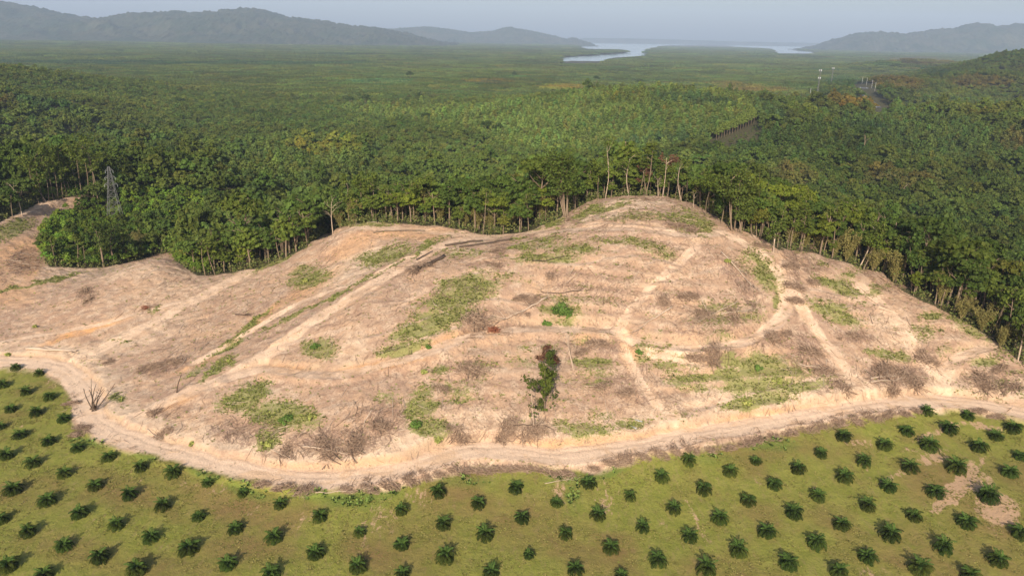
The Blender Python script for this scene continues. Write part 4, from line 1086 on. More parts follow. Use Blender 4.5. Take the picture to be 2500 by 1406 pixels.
# green leftover tree in the middle of the clearing
def leafy_bush(px_, py_, rx, h, label, mat, n=26, nl=40, ls=.3, name='bush', cat_='bush', group=None, seed=1):
    rnd = np.random.RandomState(seed); b = cast([px_], [py_], clamp=400.)[0]
    t = thing(name, b); g = Geo()
    for k in range(n):
        v = rnd.normal(0, 1, 3); v /= np.linalg.norm(v); v[2] = abs(v[2])
        sh = .55 + .45 * math.sin(k * 1.7 + seed); c = np.array([v[0] * rx * .85 * sh, v[1] * rx * .85 * sh, .25 + v[2] * h * .8 * (.5 + .5 * rnd.rand())]); q = rnd.normal(0, 1, (nl, 3)); q /= np.linalg.norm(q, axis=1)[:, None]
        leaves(g, c + q * rx * .35 * rnd.uniform(.4, 1, (nl, 1)), ls, rnd, .6, .7, c)
    link('crown', g.mesh('crown', mat), t)
    g = Geo()
    for k in range(7):
        an = rnd.uniform(0, 6.28); branchy(g, (0, 0, -.3), (math.cos(an) * .5, math.sin(an) * .5, 1), h * .95, .07, 1, rnd, 4)
    link('stems', g.mesh('stems', M_bark), t)
    tag(t, label, cat_, group); return t
leafy_bush(1371, 768, 2.9, 4.0, 'bright green leafy tree left standing in mid clearing', M_gbush, name='small_tree', cat_='tree', seed=5, n=34)
leafy_bush(1335, 795, 1.3, 1.4, 'low green bush just below the bright green tree', M_gbush, seed=6, n=14)
for q_, (cx1, cy1, r1, h1, w1) in enumerate(SHR): leafy_bush(cx1, cy1, r1, h1, '%s ragged dark shrub of the narrow upright clump in mid slope' % w1, M_dshrub, n=16, nl=26, ls=.26, name='shrub', cat_='shrub', group='ragged shrubs of the upright clump', seed=80 + q_)
BU = [(700,1028,1.9,1.3,'wide bright green bush low on left slope above brush'),(655,1085,1.6,1.3,'bright green bush just above the main track left'),(760,1022,1.3,1.0,'small bright bush right of the wide bush on left slope'),
      (1015,1040,1.8,1.2,'green shrub patch on lower slope left of the brush heap'),(1070,1075,1.2,.9,'small green shrub beside the track right of shrub patch'),(1820,985,2.0,1.6,'dark green rounded bush above the cut bank right'),
      (1850,905,1.8,1.3,'bright green shrub high in the right weed field'),(1900,935,1.8,1.2,'bright green shrub low in the right weed field'),(1775,640,1.1,.8,'small olive bush right of the summit track'),
      (770,848,1.4,1.,'yellow-green bush on left bench slope'),(748,688,1.2,1.,'green bush in the yellow bowl of left slope'),(1035,912,1.0,.9,'bright small bush right of the orange bench'),
      (1560,862,1.0,.8,'small green bush right of the steep track'),(560,884,.7,.6,'tiny green bush on the left spur side'),(20,868,.9,.8,'dark round bush above the track far left'),(1045,850,.8,.6,'tiny bush on the orange bench edge'),
      (85,800,.8,.6,'small dark bush on the pale far left slope'),(470,1085,.8,.6,'small olive bush above main track at left')]
for i, (a, b, r_, h_, l) in enumerate(BU): leafy_bush(a, b, r_, h_, l, M_weed if i % 3 else M_gbush, n=16, nl=30, ls=.24, group='bushes scattered over the cleared hill', seed=30 + i)

sl_i = []
ewp = np.array([(a, b) for a, b, _ in ew])
for i in range(74):
    k = rs.randint(1, len(ewp) - 1); q = ewp[k] + (ewp[k - 1] - ewp[k]) * rs.rand()
    if rs.rand() < .45: k = rs.randint(1, 14); q = ewp[k] + (ewp[k - 1] - ewp[k]) * rs.rand()
    dv = np.array([q[0] * .25, 1.]) if q[0] < 60 else np.array([.8, .6]); dv /= np.linalg.norm(dv); q = q + dv * rs.uniform(.8, 6)
    if cleared(np.array([q[0]]), np.array([q[1]]))[0]: continue
    qz = float(grid_h(q[0], q[1])); a_, b_ = proj(np.array(q[0]), np.array(q[1]), np.array(qz))
    if not (-5 < a_ < 2500) or a_ < 260 and b_ < 600: continue
    p = SLEND[rs.randint(0, 4)]; sc_ = rs.uniform(.6, 1.05)
    t = thing('slender_tree', (q[0], q[1], qz), rs.uniform(0, 6.28), sc_, sc_ * rs.uniform(.9, 1.15)); t.rotation_euler[0] = rs.normal(0, .05); t.rotation_euler[1] = rs.normal(0, .06)
    c_ = link('crown', p.crown, t); link('trunk', p.trunk, t); v = rs.uniform(.75, 1.25); c_.color = (v * 1.05, v, v * .9, 1)
    tag(t, cat='tree', group='slim leafy trees of the cut edge'); sl_i.append((t, (zone(float(a_), float(b_) - 60),)))
relabel(sl_i, lambda k: 'slim straight small-crowned tree ' + k[0], lambda k, o: 'slim small-crowned tree, %s of those %s' % (o, k[0]))

# ------------------------------------------------------------------ bamboo clumps
def bamboo_proto(seed):
    rnd = np.random.RandomState(seed); gc = Geo(); gl = Geo()
    for k in range(30):
        an = rnd.uniform(0, 6.28); ln = rnd.uniform(.08, .45); H = rnd.uniform(7, 11)
        P = []
        for q in np.linspace(-.05, 1, 8):
            rr = .5 + ln * H * (q ** 1.9) * .9
            P.append((math.cos(an) * rr, math.sin(an) * rr, H * (q - .12 * ln * 3 * q ** 3)))
        tube(gc, P, np.linspace(.075, .025, 8), 4, False)
        P = np.array(P)
        for j_ in range(9):
            q = rnd.uniform(.3, 1); i = min(int(q * 7), 6); c = P[i] + (P[i + 1] - P[i]) * (q * 7 - i)
            leaves(gl, c + rnd.normal(0, .38, (9, 3)), .30, rnd, .3, .35)
    return gc.mesh('culms', M_culm), gl.mesh('foliage', M_bam)
BAM = [bamboo_proto(301 + k) for k in range(3)]
BP = [(1135,556),(1165,562),(1195,564),(1225,556),(1255,552),(1290,542),(1325,535),(1075,545),(1045,538),(1015,536),(985,530),(940,526),(865,535),(830,548),(470,655),(500,662),(530,655),(562,652),(595,645),(625,640),(660,622),(700,600),(735,580),(2000,615),(2035,628),(2065,640),(2130,662),(1965,606),(2295,745),(2345,780),(2395,810),(2180,690),(1930,600),(400,600),(440,625),(345,618),(2060,615),(2440,850)]
bi = []
for i, (a, b) in enumerate(BP):
    w3 = cast([a], [b], clamp=345.)[0]; s = rs.uniform(.62, 1.05)
    t = thing('bamboo_clump', w3, rs.uniform(0, 6.28), s)
    link('culms', BAM[i % 3][0], t); link('foliage', BAM[i % 3][1], t)
    tag(t, cat='bamboo', group='bamboo clumps along the cut forest edge')
    bi.append((t, ('along the gully left' if a < 800 else 'behind the left spur and saddle' if a < 1400 else 'at the right forest edge',)))
relabel(bi, lambda k: 'feathery olive bamboo clump ' + k[0], lambda k, o: 'feathery olive bamboo clump, %s of those %s' % (o, k[0]))

# ------------------------------------------------------------------ row of plantation trunks by the small path
g = rubber_geo(91, 12.5); rc = g.mesh('crown', M_rub_o); g = Geo(); tube(g, [(0, 0, -.5), (.1, 0, 5), (0, .1, 11)], [.24, .2, .08], 6); rt = g.mesh('trunk', M_bark, True)
ri = []
for q in np.linspace(0, 1, 15):
    a = 1748 + 92 * q; b = np.interp(a, [p[0] for p in TROW], [p[1] for p in TROW])
    w3 = cast([a], [b])[0]
    t = thing('plantation_tree', w3, rs.uniform(0, 6), rs.uniform(.95, 1.1)); link('crown', rc, t); link('trunk', rt, t)
    tag(t, cat='tree', group='plantation trees lining the small path'); ri.append((t, ('x',)))
relabel(ri, lambda k: '', lambda k, o: 'slim pale-trunked plantation tree, %s in the row along the small path' % o)
# emergent dark trees on the plain
ri = []
for i, (a, b, h_, s_) in enumerate([(1002,195,16,1.5),(1025,253,14,1.2),(855,255,13,1.1),(1455,207,13,1.2),(1560,208,14,1.2),(1255,186,12,1.2),(440,258,11,1.),(895,262,11,1.),(1190,330,14,1.),(1215,338,13,1.),(1040,300,12,1.),(2105,375,15,1.1),(1725,395,14,1.),(365,345,15,1.1),(1905,365,13,1)]):
    w3 = cast([a], [b + 8])[0]
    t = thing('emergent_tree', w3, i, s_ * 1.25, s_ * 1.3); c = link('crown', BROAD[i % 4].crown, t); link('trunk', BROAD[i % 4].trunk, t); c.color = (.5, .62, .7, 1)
    tag(t, cat='tree', group='dark trees rising above the lowland woods'); ri.append((t, ('x',)))
relabel(ri, lambda k: '', lambda k, o: 'dark tall tree rising above the even lowland woods, %s of these' % o)

# ------------------------------------------------------------------ lattice pylon
def pylon(base, top, label):
    b = cast([base[0]], [base[1]], clamp=400.)[0]; X, Z = at_y(top[0], top[1], b[1]); H = float(Z) - b[2]
    t = thing('lattice_pylon', b, .3)
    lean = (float(X) - b[0]) * .5
    def wd(q): return 2.9 * (1 - q) ** 1.1 + .42
    lv = [0, .14, .27, .39, .5, .6, .69, .77, .84, .9, .95, 1.]
    def C(q, sx, sy): return np.array([sx * wd(q) + lean * q, sy * wd(q), H * q])
    g = Geo()
    for sx in (-1, 1):
        for sy in (-1, 1):
            gl = Geo(); tube(gl, [C(-.04, sx, sy)] + [C(q, sx, sy) for q in lv], .10, 4)
            link('leg', gl.mesh('leg', M_steel), t)
    for a, c in zip(lv[:-1], lv[1:]):
        for (s1, s2) in (((-1, -1), (1, -1)), ((1, -1), (1, 1)), ((1, 1), (-1, 1)), ((-1, 1), (-1, -1))):
            bar(g, C(a, *s1), C(c, *s2), .04); bar(g, C(a, *s2), C(c, *s1), .04); bar(g, C(c, *s1), C(c, *s2), .06)
    link('bracing', g.mesh('bracing', M_steel), t)
    for q in (.70, .82, .94):
        for s_ in (-1, 1):
            g = Geo(); L_ = 1.5 - (q - .7) * 2; tipp = np.array([s_ * (wd(q) + L_) + lean * q, 0, H * q + .1])
            for sy in (-1, 1):
                bar(g, C(q, s_, sy), tipp, .08); bar(g, C(q + .04, s_, sy), tipp, .07)
            for q2 in (.33, .66):
                u = C(q, s_, -1) + (tipp - C(q, s_, -1)) * q2; v = C(q, s_, 1) + (tipp - C(q, s_, 1)) * q2; bar(g, u, v, .05)
            arm = link('crossarm', g.mesh('crossarm', M_steel), t)
            gi_ = Geo()
            for k in range(5): tube(gi_, [tipp - (0, 0, .15 + k * .25), tipp - (0, 0, .32 + k * .25)], [.14, .08], 6)
            link('insulator', gi_.mesh('insulator', M_insul), arm)
    tag(t, label, 'pylon')
    return t
M_steel, nt, bs = mat_new("galvanised_steel")
nt.links.new(mixc(nt, noise(nt, N(nt, 'ShaderNodeNewGeometry').outputs['Position'], .8), (.13, .13, .125), (.21, .205, .19)), bs.inputs['Base Color']); bs.inputs['Roughness'].default_value = .5
M_insul, nt, bs = mat_new("insulator_glass")
nt.links.new(mixc(nt, noise(nt, N(nt, 'ShaderNodeNewGeometry').outputs['Position'], 2.), (.30, .33, .31), (.42, .44, .42)), bs.inputs['Base Color']); bs.inputs['Roughness'].default_value = .3
M_white, nt, bs = mat_new("white_paint")
nt.links.new(mixc(nt, noise(nt, N(nt, 'ShaderNodeNewGeometry').outputs['Position'], .5), (.42, .42, .41), (.52, .52, .51)), bs.inputs['Base Color'])
pylon((284, 548), (268, 408), 'grey steel lattice pylon rising from the wood at left')

# telecom masts
def mast(px_, ytop, Y, hgt, label, drums=1):
    X, Z = at_y(px_, ytop, Y); zg = float(Z) - hgt
    t = thing('telecom_mast', (float(X), Y, zg))
    g = Geo(); w = 1.3
    for k in range(3):
        an = k * 2.094
        for (a, c) in zip(np.linspace(0, 1, 13)[:-1], np.linspace(0, 1, 13)[1:]):
            ra, rc_ = w * (1 - .55 * a), w * (1 - .55 * c)
            p1 = (math.cos(an) * ra, math.sin(an) * ra, a * hgt); p2 = (math.cos(an) * rc_, math.sin(an) * rc_, c * hgt)
            p3 = (math.cos(an + 2.094) * rc_, math.sin(an + 2.094) * rc_, c * hgt)
            bar(g, p1, p2, .22); bar(g, p1, p3, .12)
    link('lattice', g.mesh('lattice', M_steel), t)
    for zz in ([hgt - 2.] if drums == 1 else [hgt - 2., hgt - 15.]):
        for k in range(3):
            g = Geo(); an = k * 2.094 + .5; box(g, (math.cos(an) * 2.0, math.sin(an) * 2.0, zz), (1.1, 1.1, 3.6), [[math.cos(an), -math.sin(an), 0], [math.sin(an), math.cos(an), 0], [0, 0, 1]])
            link('antenna_panel', g.mesh('antenna_panel', M_white), t)
    tag(t, label, 'mast', 'telecom masts on the far right plain')
mast(2004, 170, 1350, 48, 'taller white telecom mast with two antenna rings at right plain', 2)
mast(2035, 165, 1600, 44, 'farther telecom mast with one white antenna ring', 1)
# poles beside the road
ri = []
for (a, b, tp, Y) in [(1980,250,216,1000),(2118,215,190,1300),(2131,222,196,1230),(2139,228,202,1180),(2107,208,188,1400)]:
    X, Z = at_y(a, tp, Y); hgt = 13.; g = Geo(); tube(g, [(0, 0, 0), (0, 0, hgt)], [.26, .16], 8)
    t = thing('utility_pole', (float(X), Y, float(Z) - hgt)); link('shaft', g.mesh('shaft', M_white, True), t)
    g = Geo(); box(g, (0, 0, hgt - .8), (2.6, .22, .22)); link('crossarm', g.mesh('crossarm', M_steel), t)
    tag(t, cat='pole', group='pale utility poles near the far road'); ri.append((t, ('x',)))
relabel(ri, lambda k: '', lambda k, o: 'pale utility pole near the far road, %s of five' % o)

# far road
P3 = dense(ROADPX, 5); W3 = cast(P3[:, 0], P3[:, 1]); Wl = W3.copy()
for _ in range(4): Wl[1:-1] = .25 * Wl[:-2] + .5 * Wl[1:-1] + .25 * Wl[2:]
def ribbon(W, hw, zoff, name, mat, label=None, sideoff=0.):
    T = np.gradient(W[:, :2], axis=0); T /= np.linalg.norm(T, axis=1)[:, None]; Nn = np.stack([-T[:, 1], T[:, 0]], -1)
    c = W[:, :2] + Nn * sideoff
    V = np.concatenate([np.hstack([c + Nn * hw, W[:, 2:3] + zoff]), np.hstack([c - Nn * hw, W[:, 2:3] + zoff])]); k = len(W)
    F = [[i, i + 1, k + i + 1, k + i] for i in range(k - 1)]
    return tag(link(name, mesh_np(name, V, [F], [mat])), kind='structure')
M_asph, nt, bs = mat_new("asphalt"); nt.links.new(mixc(nt, noise(nt, N(nt, 'ShaderNodeNewGeometry').outputs['Position'], .3), (.10, .10, .105), (.15, .145, .145)), bs.inputs['Base Color'])
M_line, nt, bs = mat_new("road_marking"); nt.links.new(mixc(nt, noise(nt, N(nt, 'ShaderNodeNewGeometry').outputs['Position'], .3), (.6, .6, .58), (.8, .8, .78)), bs.inputs['Base Color'])
ribbon(Wl, 8.5, .35, 'road', M_asph)
ribbon(Wl, .22, .40, 'road_marking', M_line, sideoff=5.5); ribbon(Wl, .22, .40, 'road_marking', M_line, sideoff=-5.5)

# ------------------------------------------------------------------ oil palms
def palm_proto(seed):
    rnd = np.random.RandomState(seed); gf = Geo(); gs = Geo(); gt = Geo()
    nf = 38
    for k in range(nf):
        an = k * 2.39996 + rnd.uniform(-.2, .2); lv = k / (nf - 1.)
        el = R(82 - 66 * lv ** .9 + rnd.uniform(-9, 9)); L_ = 2.5 * rnd.uniform(.72, 1.12) * (.8 + .2 * lv)
        g = gs if lv < .14 else gf
        P = [np.array([0, 0, .75 - .3 * lv])]; e = el
        ns = 8
        for i in range(ns):
            P.append(P[-1] + np.array([math.cos(an) * math.cos(e), math.sin(an) * math.cos(e), math.sin(e)]) * L_ / ns); e -= R(9 + 7 * lv) * (1 + i * .09)
        P = np.array(P); tube(g, P, np.linspace(.05, .014, ns + 1), 3, False)
        side = np.array([-math.sin(an), math.cos(an), 0])
        nl = 15
        for i in range(nl):
            q = .16 + .84 * i / (nl - 1.); j_ = min(int(q * ns), ns - 1); c = P[j_] + (P[j_ + 1] - P[j_]) * (q * ns - j_); T = P[j_ + 1] - P[j_]; T /= np.linalg.norm(T)
            ll = .55 * math.sin(math.pi * (.22 + .7 * q)) ** .7 * rnd.uniform(.8, 1.15)
            for s_ in (-1, 1):
                dd = side * s_ * .85 + T * .55 + np.array([0, 0, -.22 + rnd.uniform(-.15, .25)]); dd /= np.linalg.norm(dd)
                w_ = T * .065
                g.add([c - w_, c + dd * ll * .55 - w_ * 1.2 - (0, 0, .02), c + dd * ll - (0, 0, .09), c + dd * ll * .55 + w_ * 1.2], [[0, 1, 2, 3]])
    tube(gt, [(0, 0, -.4), (0, 0, .3), (.02, 0, .8)], [.32, .36, .22], 9)
    for k in range(20):
        an = k * 2.4; z_ = .1 + k * .032; tube(gt, [(math.cos(an) * .25, math.sin(an) * .25, z_), (math.cos(an) * .5, math.sin(an) * .5, z_ + .28)], [.07, .04], 4)
    return gf.mesh('crown', M_palm), gs.mesh('young_fronds', M_spear), gt.mesh('trunk', M_bark_d)
PALMP = [palm_proto(401 + k) for k in range(5)]
PAL = """51,1059;119,1076;190,1091;267,1113;344,1139,.85;423,1154;506,1176,.8;593,1201,.7;683,1230,.85;780,1259,.9;15,1111;81,1129,1.05;157,1154;232,1184;316,1207;398,1233;485,1258,.9;575,1288,.9;670,1312;770,1349,1.05;34,1195,1.15;116,1220,1.1;194,1252,1.05;285,1280,.95;368,1310;462,1338,1.2;555,1377;661,1402;3,1266,.9;70,1297,.95;156,1331;243,1361;335,1390,1.1;20,1380,1.15;109,1402;1072,1200,.95;1257,1190,.95;1169,1229,.95;1359,1225,.8;1437,1176;1614,1164;1538,1210,.75;980,1244,.85;1082,1278,.95;1274,1264,.95;1461,1254,1.1;1646,1240,1;1380,1303,.85;1570,1286,.85;1184,1305,1.15;879,1297,.8;980,1327,.95;1291,1351,.7;1490,1336,1;1086,1358,1.1;873,1382,1.05;1606,1368;1200,1394;1405,1388,.95;982,1400,.8;1517,1404,.8;1682,1123;1844,1122,.85;1782,1150;1718,1193,1.05;1947,1144;2005,1105,.9;2060,1064,1.1;1890,1181;1826,1220,1.05;1758,1266;1684,1310;2109,1127,1;2160,1086,1.05;2213,1050,1.1;2061,1164,1.15;1997,1210;1937,1251,1.1;1873,1297,1.05;1801,1344,1.1;1725,1390,1.15;2269,1089,1.3;2316,1047,1.2;2221,1140,1.15;2168,1186,1.1;2116,1234;2055,1280,1.05;1993,1326,1.15;1924,1375,1.1;2388,1091,1.15;2430,1062,1.05;2473,1045,1.25;2335,1142,1.3;2284,1201,1.2;2231,1259;2174,1307,1.2;2117,1358,1.1;2490,1111;2466,1152,1.1;2412,1213,1.3;2359,1275,1.25;2303,1337,1.05;2243,1387,1.2;2490,1300,1.15;2435,1368,1.1;2048,1397;2367,1405;2262,1003,1;2362,1012,.95;39,894,.9;97,908,.9;8,937,.95;64,955,.95;122,967,.9;26,996,.95;89,1006,1;156,1020,.95;2,1039,.7"""
PAL = [[float(v) for v in s.split(',')] for s in PAL.split(';')]
pi_ = []
pw = cast([p[0] for p in PAL], [p[1] + 7 for p in PAL])
scl_p = [(p[2] if len(p) > 2 else 1.0) * .96 for p in PAL]
scl_k = 1.06
# diagonal rows of the planting grid (running from upper left to lower right)
ex = np.array([math.cos(R(-20.9)), math.sin(R(-20.9))]); nx_ = np.array([-ex[1], ex[0]])
cr_ = pw[:, :2] @ nx_; order = np.argsort(cr_); rowid = np.zeros(len(PAL), int); rid = 0
for a, b in zip(order[:-1], order[1:]):
    if cr_[b] - cr_[a] > 2.6: rid += 1
    rowid[b] = rid
for i, p in enumerate(PAL):
    t = thing('oil_palm', pw[i], rs.uniform(0, 6.28), scl_k * scl_p[i] * rs.uniform(.97, 1.05))
    t.rotation_euler[0] = rs.normal(0, .06); t.scale[2] *= rs.uniform(.82, 1.2)
    a = PALMP[rs.randint(0, 5)]
    pc_ = link('crown', a[0], t); v_ = rs.uniform(.7, 1.5); pc_.color = (v_ * rs.uniform(.9, 1.25), v_, v_ * .9, 1); link('young_fronds', a[1], t); link('trunk', a[2], t)
    sz = 'small' if scl_p[i] < .85 else 'large' if scl_p[i] > 1.08 else 'medium'
    tag(t, cat='palm', group='young oil palms planted in rows on the turf'); pi_.append((t, (sz, int(rowid[i]))))
relabel(pi_, lambda k: '%s young oil palm, only one its size in %s diagonal row from the bottom' % (k[0], ordn(k[1])), lambda k, o: '%s young oil palm, %s of its size in %s diagonal row from bottom' % (k[0], o, ordn(k[1])))
print('palm rows', rid + 1)

# ------------------------------------------------------------------ brush heaps
def heap_proto(seed, rx, ry, h, n_, ln=(1., 3.2), mat=None, al=0.):
    rnd = np.random.RandomState(seed); g = Geo()
    for k in range(int(n_ * .62)):
        a = rnd.uniform(0, 6.28); r_ = rnd.uniform(0, 1) ** .6
        c = np.array([math.cos(a) * rx * r_, math.sin(a) * ry * r_, 0]); c[2] = rnd.uniform(.0, 1) * h * (1 - r_ ** 2 * .8)
        L_ = rnd.uniform(*ln); d = rnd.normal(0, 1, 3); d[2] *= .35; d[0] += al * np.sign(d[0]); d /= np.linalg.norm(d)
        bend = rnd.normal(0, .12 * L_, 3)
        P = [c - d * L_ / 2, c + bend * .8, c + d * L_ / 2 + bend * .2]
        r0 = rnd.choice([.045, .06, .08, .12], p=[.35, .35, .2, .1])
        tube(g, P, [r0, r0 * .8, r0 * .35], 3, False)
        if k % 4 == 0:
            d2 = d + rnd.normal(0, .6, 3); d2 /= np.linalg.norm(d2); tube(g, [P[1], P[1] + d2 * L_ * .4], [r0 * .7, r0 * .3], 3, False)
    return g.mesh('brush_heap', mat or M_brush)
HP = [heap_proto(501, 2.2, 1.6, .9, 190), heap_proto(502, 3.0, 1.3, .8, 230, al=.8), heap_proto(503, 1.6, 1.5, 1.0, 150), heap_proto(504, 3.6, 2.0, .7, 260, (1., 4.2)), heap_proto(505, 2.6, 1.2, 1.1, 220, (.8, 2.6), None, .5)]
HPR = heap_proto(506, 1.9, 1.2, .7, 190, (.8, 2.), M_red)
def heap(px_, py_, k, s, rz, name='brush_heap'):
    b = cast([px_], [py_], clamp=400.)[0]; o = link(name, HP[k] if k >= 0 else HPR)
    # lie along the slope
    e = 1.5; nx = float(grid_h(b[0] - e, b[1]) - grid_h(b[0] + e, b[1])); ny = float(grid_h(b[0], b[1] - e) - grid_h(b[0], b[1] + e))
    nrm = Vector((nx, ny, 2 * e)).normalized(); q = nrm.to_track_quat('Z', 'Y')
    o.matrix_basis = Matrix.Translation(b) @ (Vector((0, 0, 1)).rotation_difference(nrm)).to_matrix().to_4x4() @ Matrix.Rotation(rz, 4, 'Z') @ Matrix.Diagonal((s, s, s * .8, 1))
    tag(o, cat='brush heap'); return o
HE = [(212,712,2,1.2,'alone on the pale slope far left'),(217,735,2,1.0,'just below another on the far left slope'),(355,752,-1,.8,'reddish, beside the upper left bench'),(375,893,1,1.0,'left end of the long pile by the left spur'),(430,885,1,1.1,'right end of the long pile by the left spur'),(345,905,0,.8,'small, left of the long pile near the bend'),(265,885,0,.8,'beside felled logs above the track bend'),(375,1010,2,1.1,'tangled, in the hollow above the track left'),(395,1062,3,.8,'right against the main track left side'),
 (1160,785,0,1.5,'large round, left of the rusty heap'),(1205,806,-1,1.2,'rusty red, above the middle slope'),(1300,735,0,1.0,'below the summit slope left of bright green tree'),(1270,728,1,.8,'small, beside the fallen tree tip'),(1290,770,2,.6,'very small, right under the fallen tree'),(1215,612,0,1.0,'on the ridge track left of centre'),(1210,648,2,.9,'round, just under the ridge track'),(1345,675,2,.8,'small, in the middle of upper slope'),(1655,552,1,1.2,'long, across the track below summit'),(1690,562,0,1.1,'at the right shoulder track'),(1390,538,2,.8,'on the left shoulder of summit'),(1580,488,0,.7,'near the very top of the summit'),(1010,662,0,1.2,'at the lower end of the log stack'),(1035,650,1,.9,'next to the log stack on the left ridge'),
 (1150,905,0,1.3,'round, on the middle lower slope'),(1080,950,1,.9,'lying low left of the sparse trees'),(1120,1060,3,.9,'above the main track junction left'),(1235,1055,3,1.1,'wide, directly above the main track centre'),(1300,1060,3,1.0,'right of the widest one above main track'),(1460,840,1,1.1,'right of the leaning bare tree'),(1420,860,1,.8,'behind the leaning bare tree'),(1470,945,1,1.0,'on the slope between two tracks'),(1530,960,1,1.1,'left side of the steep centre track'),(1620,735,0,1.0,'left in the right hand bowl'),(1680,725,1,1.1,'upper middle of the right hand bowl'),(1720,770,3,1.0,'widest in the right hand bowl'),(1790,770,0,1.2,'dark, at the right end of the bowl'),(1835,745,2,.7,'small, by the bowl rim'),
 (1745,868,3,1.1,'long, below the right bench track'),(1700,872,1,1.0,'left end of the pile below right bench'),(1930,650,1,1.1,'upper end of the long diagonal strip'),(1940,700,1,1.1,'lower end of the long diagonal strip'),(1985,690,0,.9,'beside the weeds right of the strip'),(1985,605,0,.9,'at the forest edge right'),(1860,600,1,.9,'at the forest edge below thin trees'),(1940,735,1,1.0,'at the fork of right hand tracks'),(1885,822,0,1.0,'under the right bench corner'),(1920,815,1,.8,'right of the bench corner'),(1980,860,1,1.2,'on the steep slope right of weed field'),(2010,905,1,1.2,'lower on the steep slope right of weed field'),(2050,940,3,1.,'near the track right of weed field'),(2085,820,1,.9,'small dark, centre of right slope'),(2050,828,2,.5,'tiny dark, left on right slope'),(2160,905,3,1.2,'large, left half of the big right pile'),(2220,925,3,1.2,'large, right half of the big right pile'),(2180,950,0,1.1,'lowest of the big right pile'),(2260,880,1,1.2,'diagonal strip by the light scar'),(2250,862,2,.8,'upper end of strip by light scar'),(2400,930,3,1.2,'left part near the right border'),(2460,945,3,1.1,'nearest to the right border'),(2440,900,1,.9,'thin, upper at the right border'),(2200,700,1,.7,'thin, along the right forest edge'),(700,1100,3,.9,'left part of brush above main track'),(800,1095,3,1.2,'dark branches just above main track left'),(870,1085,3,1.1,'right of dark branches above main track'),(930,1040,0,1.1,'reddish brown, left of the green shrubs')]
for a, b, k, s, l in HE:
    o = heap(a, b, k, s, rs.uniform(0, 3.14) if k not in (1,) else rs.uniform(-.4, .4))
    o['label'] = 'brush heap ' + l; o['group'] = 'brush heaps on the cleared hill'
ri = []
rimline = [(640,1183),(690,1190),(745,1198),(850,1195),(905,1193),(955,1186),(1000,1172),(1040,1163),(1075,1157),(1110,1148),(1145,1150),(1180,1152),(1215,1147),(1250,1146),(1290,1147),(1330,1150),(1375,1160),(1450,1143),(1490,1130),(1530,1122),(1570,1115),(1610,1108),(1650,1102),(1690,1100),(1735,1100),(1780,1095),(1820,1085),(1850,1075),(1890,1068),(1930,1058),(1970,1048),(2010,1040),(2050,1033),(2090,1027),(2130,1020),(2170,1012),(2210,1010),(2240,1004),(2390,1003),(2430,1018),(200,1045),(185,1062),(175,985)]
for a, b in rimline:
    o = heap(a, b, [0, 1, 4, 1, 4, 3][rs.randint(0, 6)], rs.uniform(.6, .95), rs.uniform(-.5, .5)); o['group'] = 'brush heaps bulldozed along the main track'
    ri.append((o, ('between track and palms left' if a < 1000 else 'between track and palms in the middle' if a < 1600 else 'between track and palms at right',)))
relabel(ri, lambda k: '', lambda k, o: 'brush heap %s, %s of that part' % (k[0], o))

# ------------------------------------------------------------------ felled trees and logs
def felled(a, b, label, r=.16, crown=1., mat=None, name='felled_tree', stems=1, clamp=400.):
    r = r * 1.55
    rnd = np.random.RandomState(int(a[0] * 7 + a[1])); A_ = cast([a[0]], [a[1]], clamp=clamp)[0]; B_ = cast([b[0]], [b[1]], clamp=clamp)[0]
    L_ = np.linalg.norm(B_ - A_); t = thing(name, A_); g = Geo()
    for k in range(stems):
        off = np.array([rnd.normal(0, .35), rnd.normal(0, .35), 0]) * (stems > 1)
        P = []
        for q in np.linspace(0, 1, 9):
            p = A_ + (B_ - A_) * q + off + np.array([0, 0, 0]); p[2] = float(grid_h(p[0], p[1])) + r + .15 + .12 * rnd.rand() ; P.append(p - A_)
        tube(g, P, np.linspace(r, r * .45, 9), 6)
    link('trunk', g.mesh('trunk', mat or M_dead, True), t)
    if crown > 0:
        g = Geo(); d = (B_ - A_) / L_
        for k in range(int(9 * crown)):
            q = P[rnd.randint(4, 9)]; v = d + np.array([rnd.normal(0, .4), rnd.normal(0, .4), abs(rnd.normal(0, .18))])
            branchy(g, q, v, L_ * rnd.uniform(.2, .38), r * .38, 2, rnd, 3, .5, 3, 3)
        link('branches', g.mesh('branches', mat or M_dead), t)
    tag(t, label, 'felled tree', 'felled trees and logs lying on the hill'); return t
felled((1335,730),(1235,782),'long pale fallen tree with fan of thin branches, centre of hill', .17, 1.3)
felled((1640,753),(1560,808),'pale fallen tree pointing down left beside centre track', .15, 1.)
felled((1760,618),(1835,700),'long thin pale fallen trunk on right upper slope', .13, .7)
felled((1760,770),(1830,762),'crossed pale branches in the right hand bowl', .10, 1.)
felled((1705,722),(1730,765),'short pale forked branch in right hand bowl', .09, .7)
felled((1800,740),(1700,790),'long pale curved branch in right hand bowl', .09, .8)
felled((66,853),(188,858),'upper pale log of pair above track bend far left', .20, 0, stems=2, name='felled_log')
felled((110,850),(190,866),'lower pale log of pair above track bend far left', .17, .3, name='felled_log')
felled((912,571),(1038,566),'long single brown log on the left spur crest', .17, 0, M_bark, 'felled_log')
felled((1085,602),(1175,590),'stack of dark slim logs on ridge track near saddle', .16, 0, M_bark_d, 'felled_log', 4)
felled((1120,605),(1250,585),'long dark pole lying along the ridge track', .13, .3, M_bark_d, 'felled_log', 2)
felled((1017,637),(1056,616),'short dark log left of the log pile on ridge', .15, 0, M_bark_d, 'felled_log')
felled((1085,627),(1030,655),'dark splintered log pile with rusty branches on left ridge', .18, 1., M_bark_d, 'felled_log', 5)
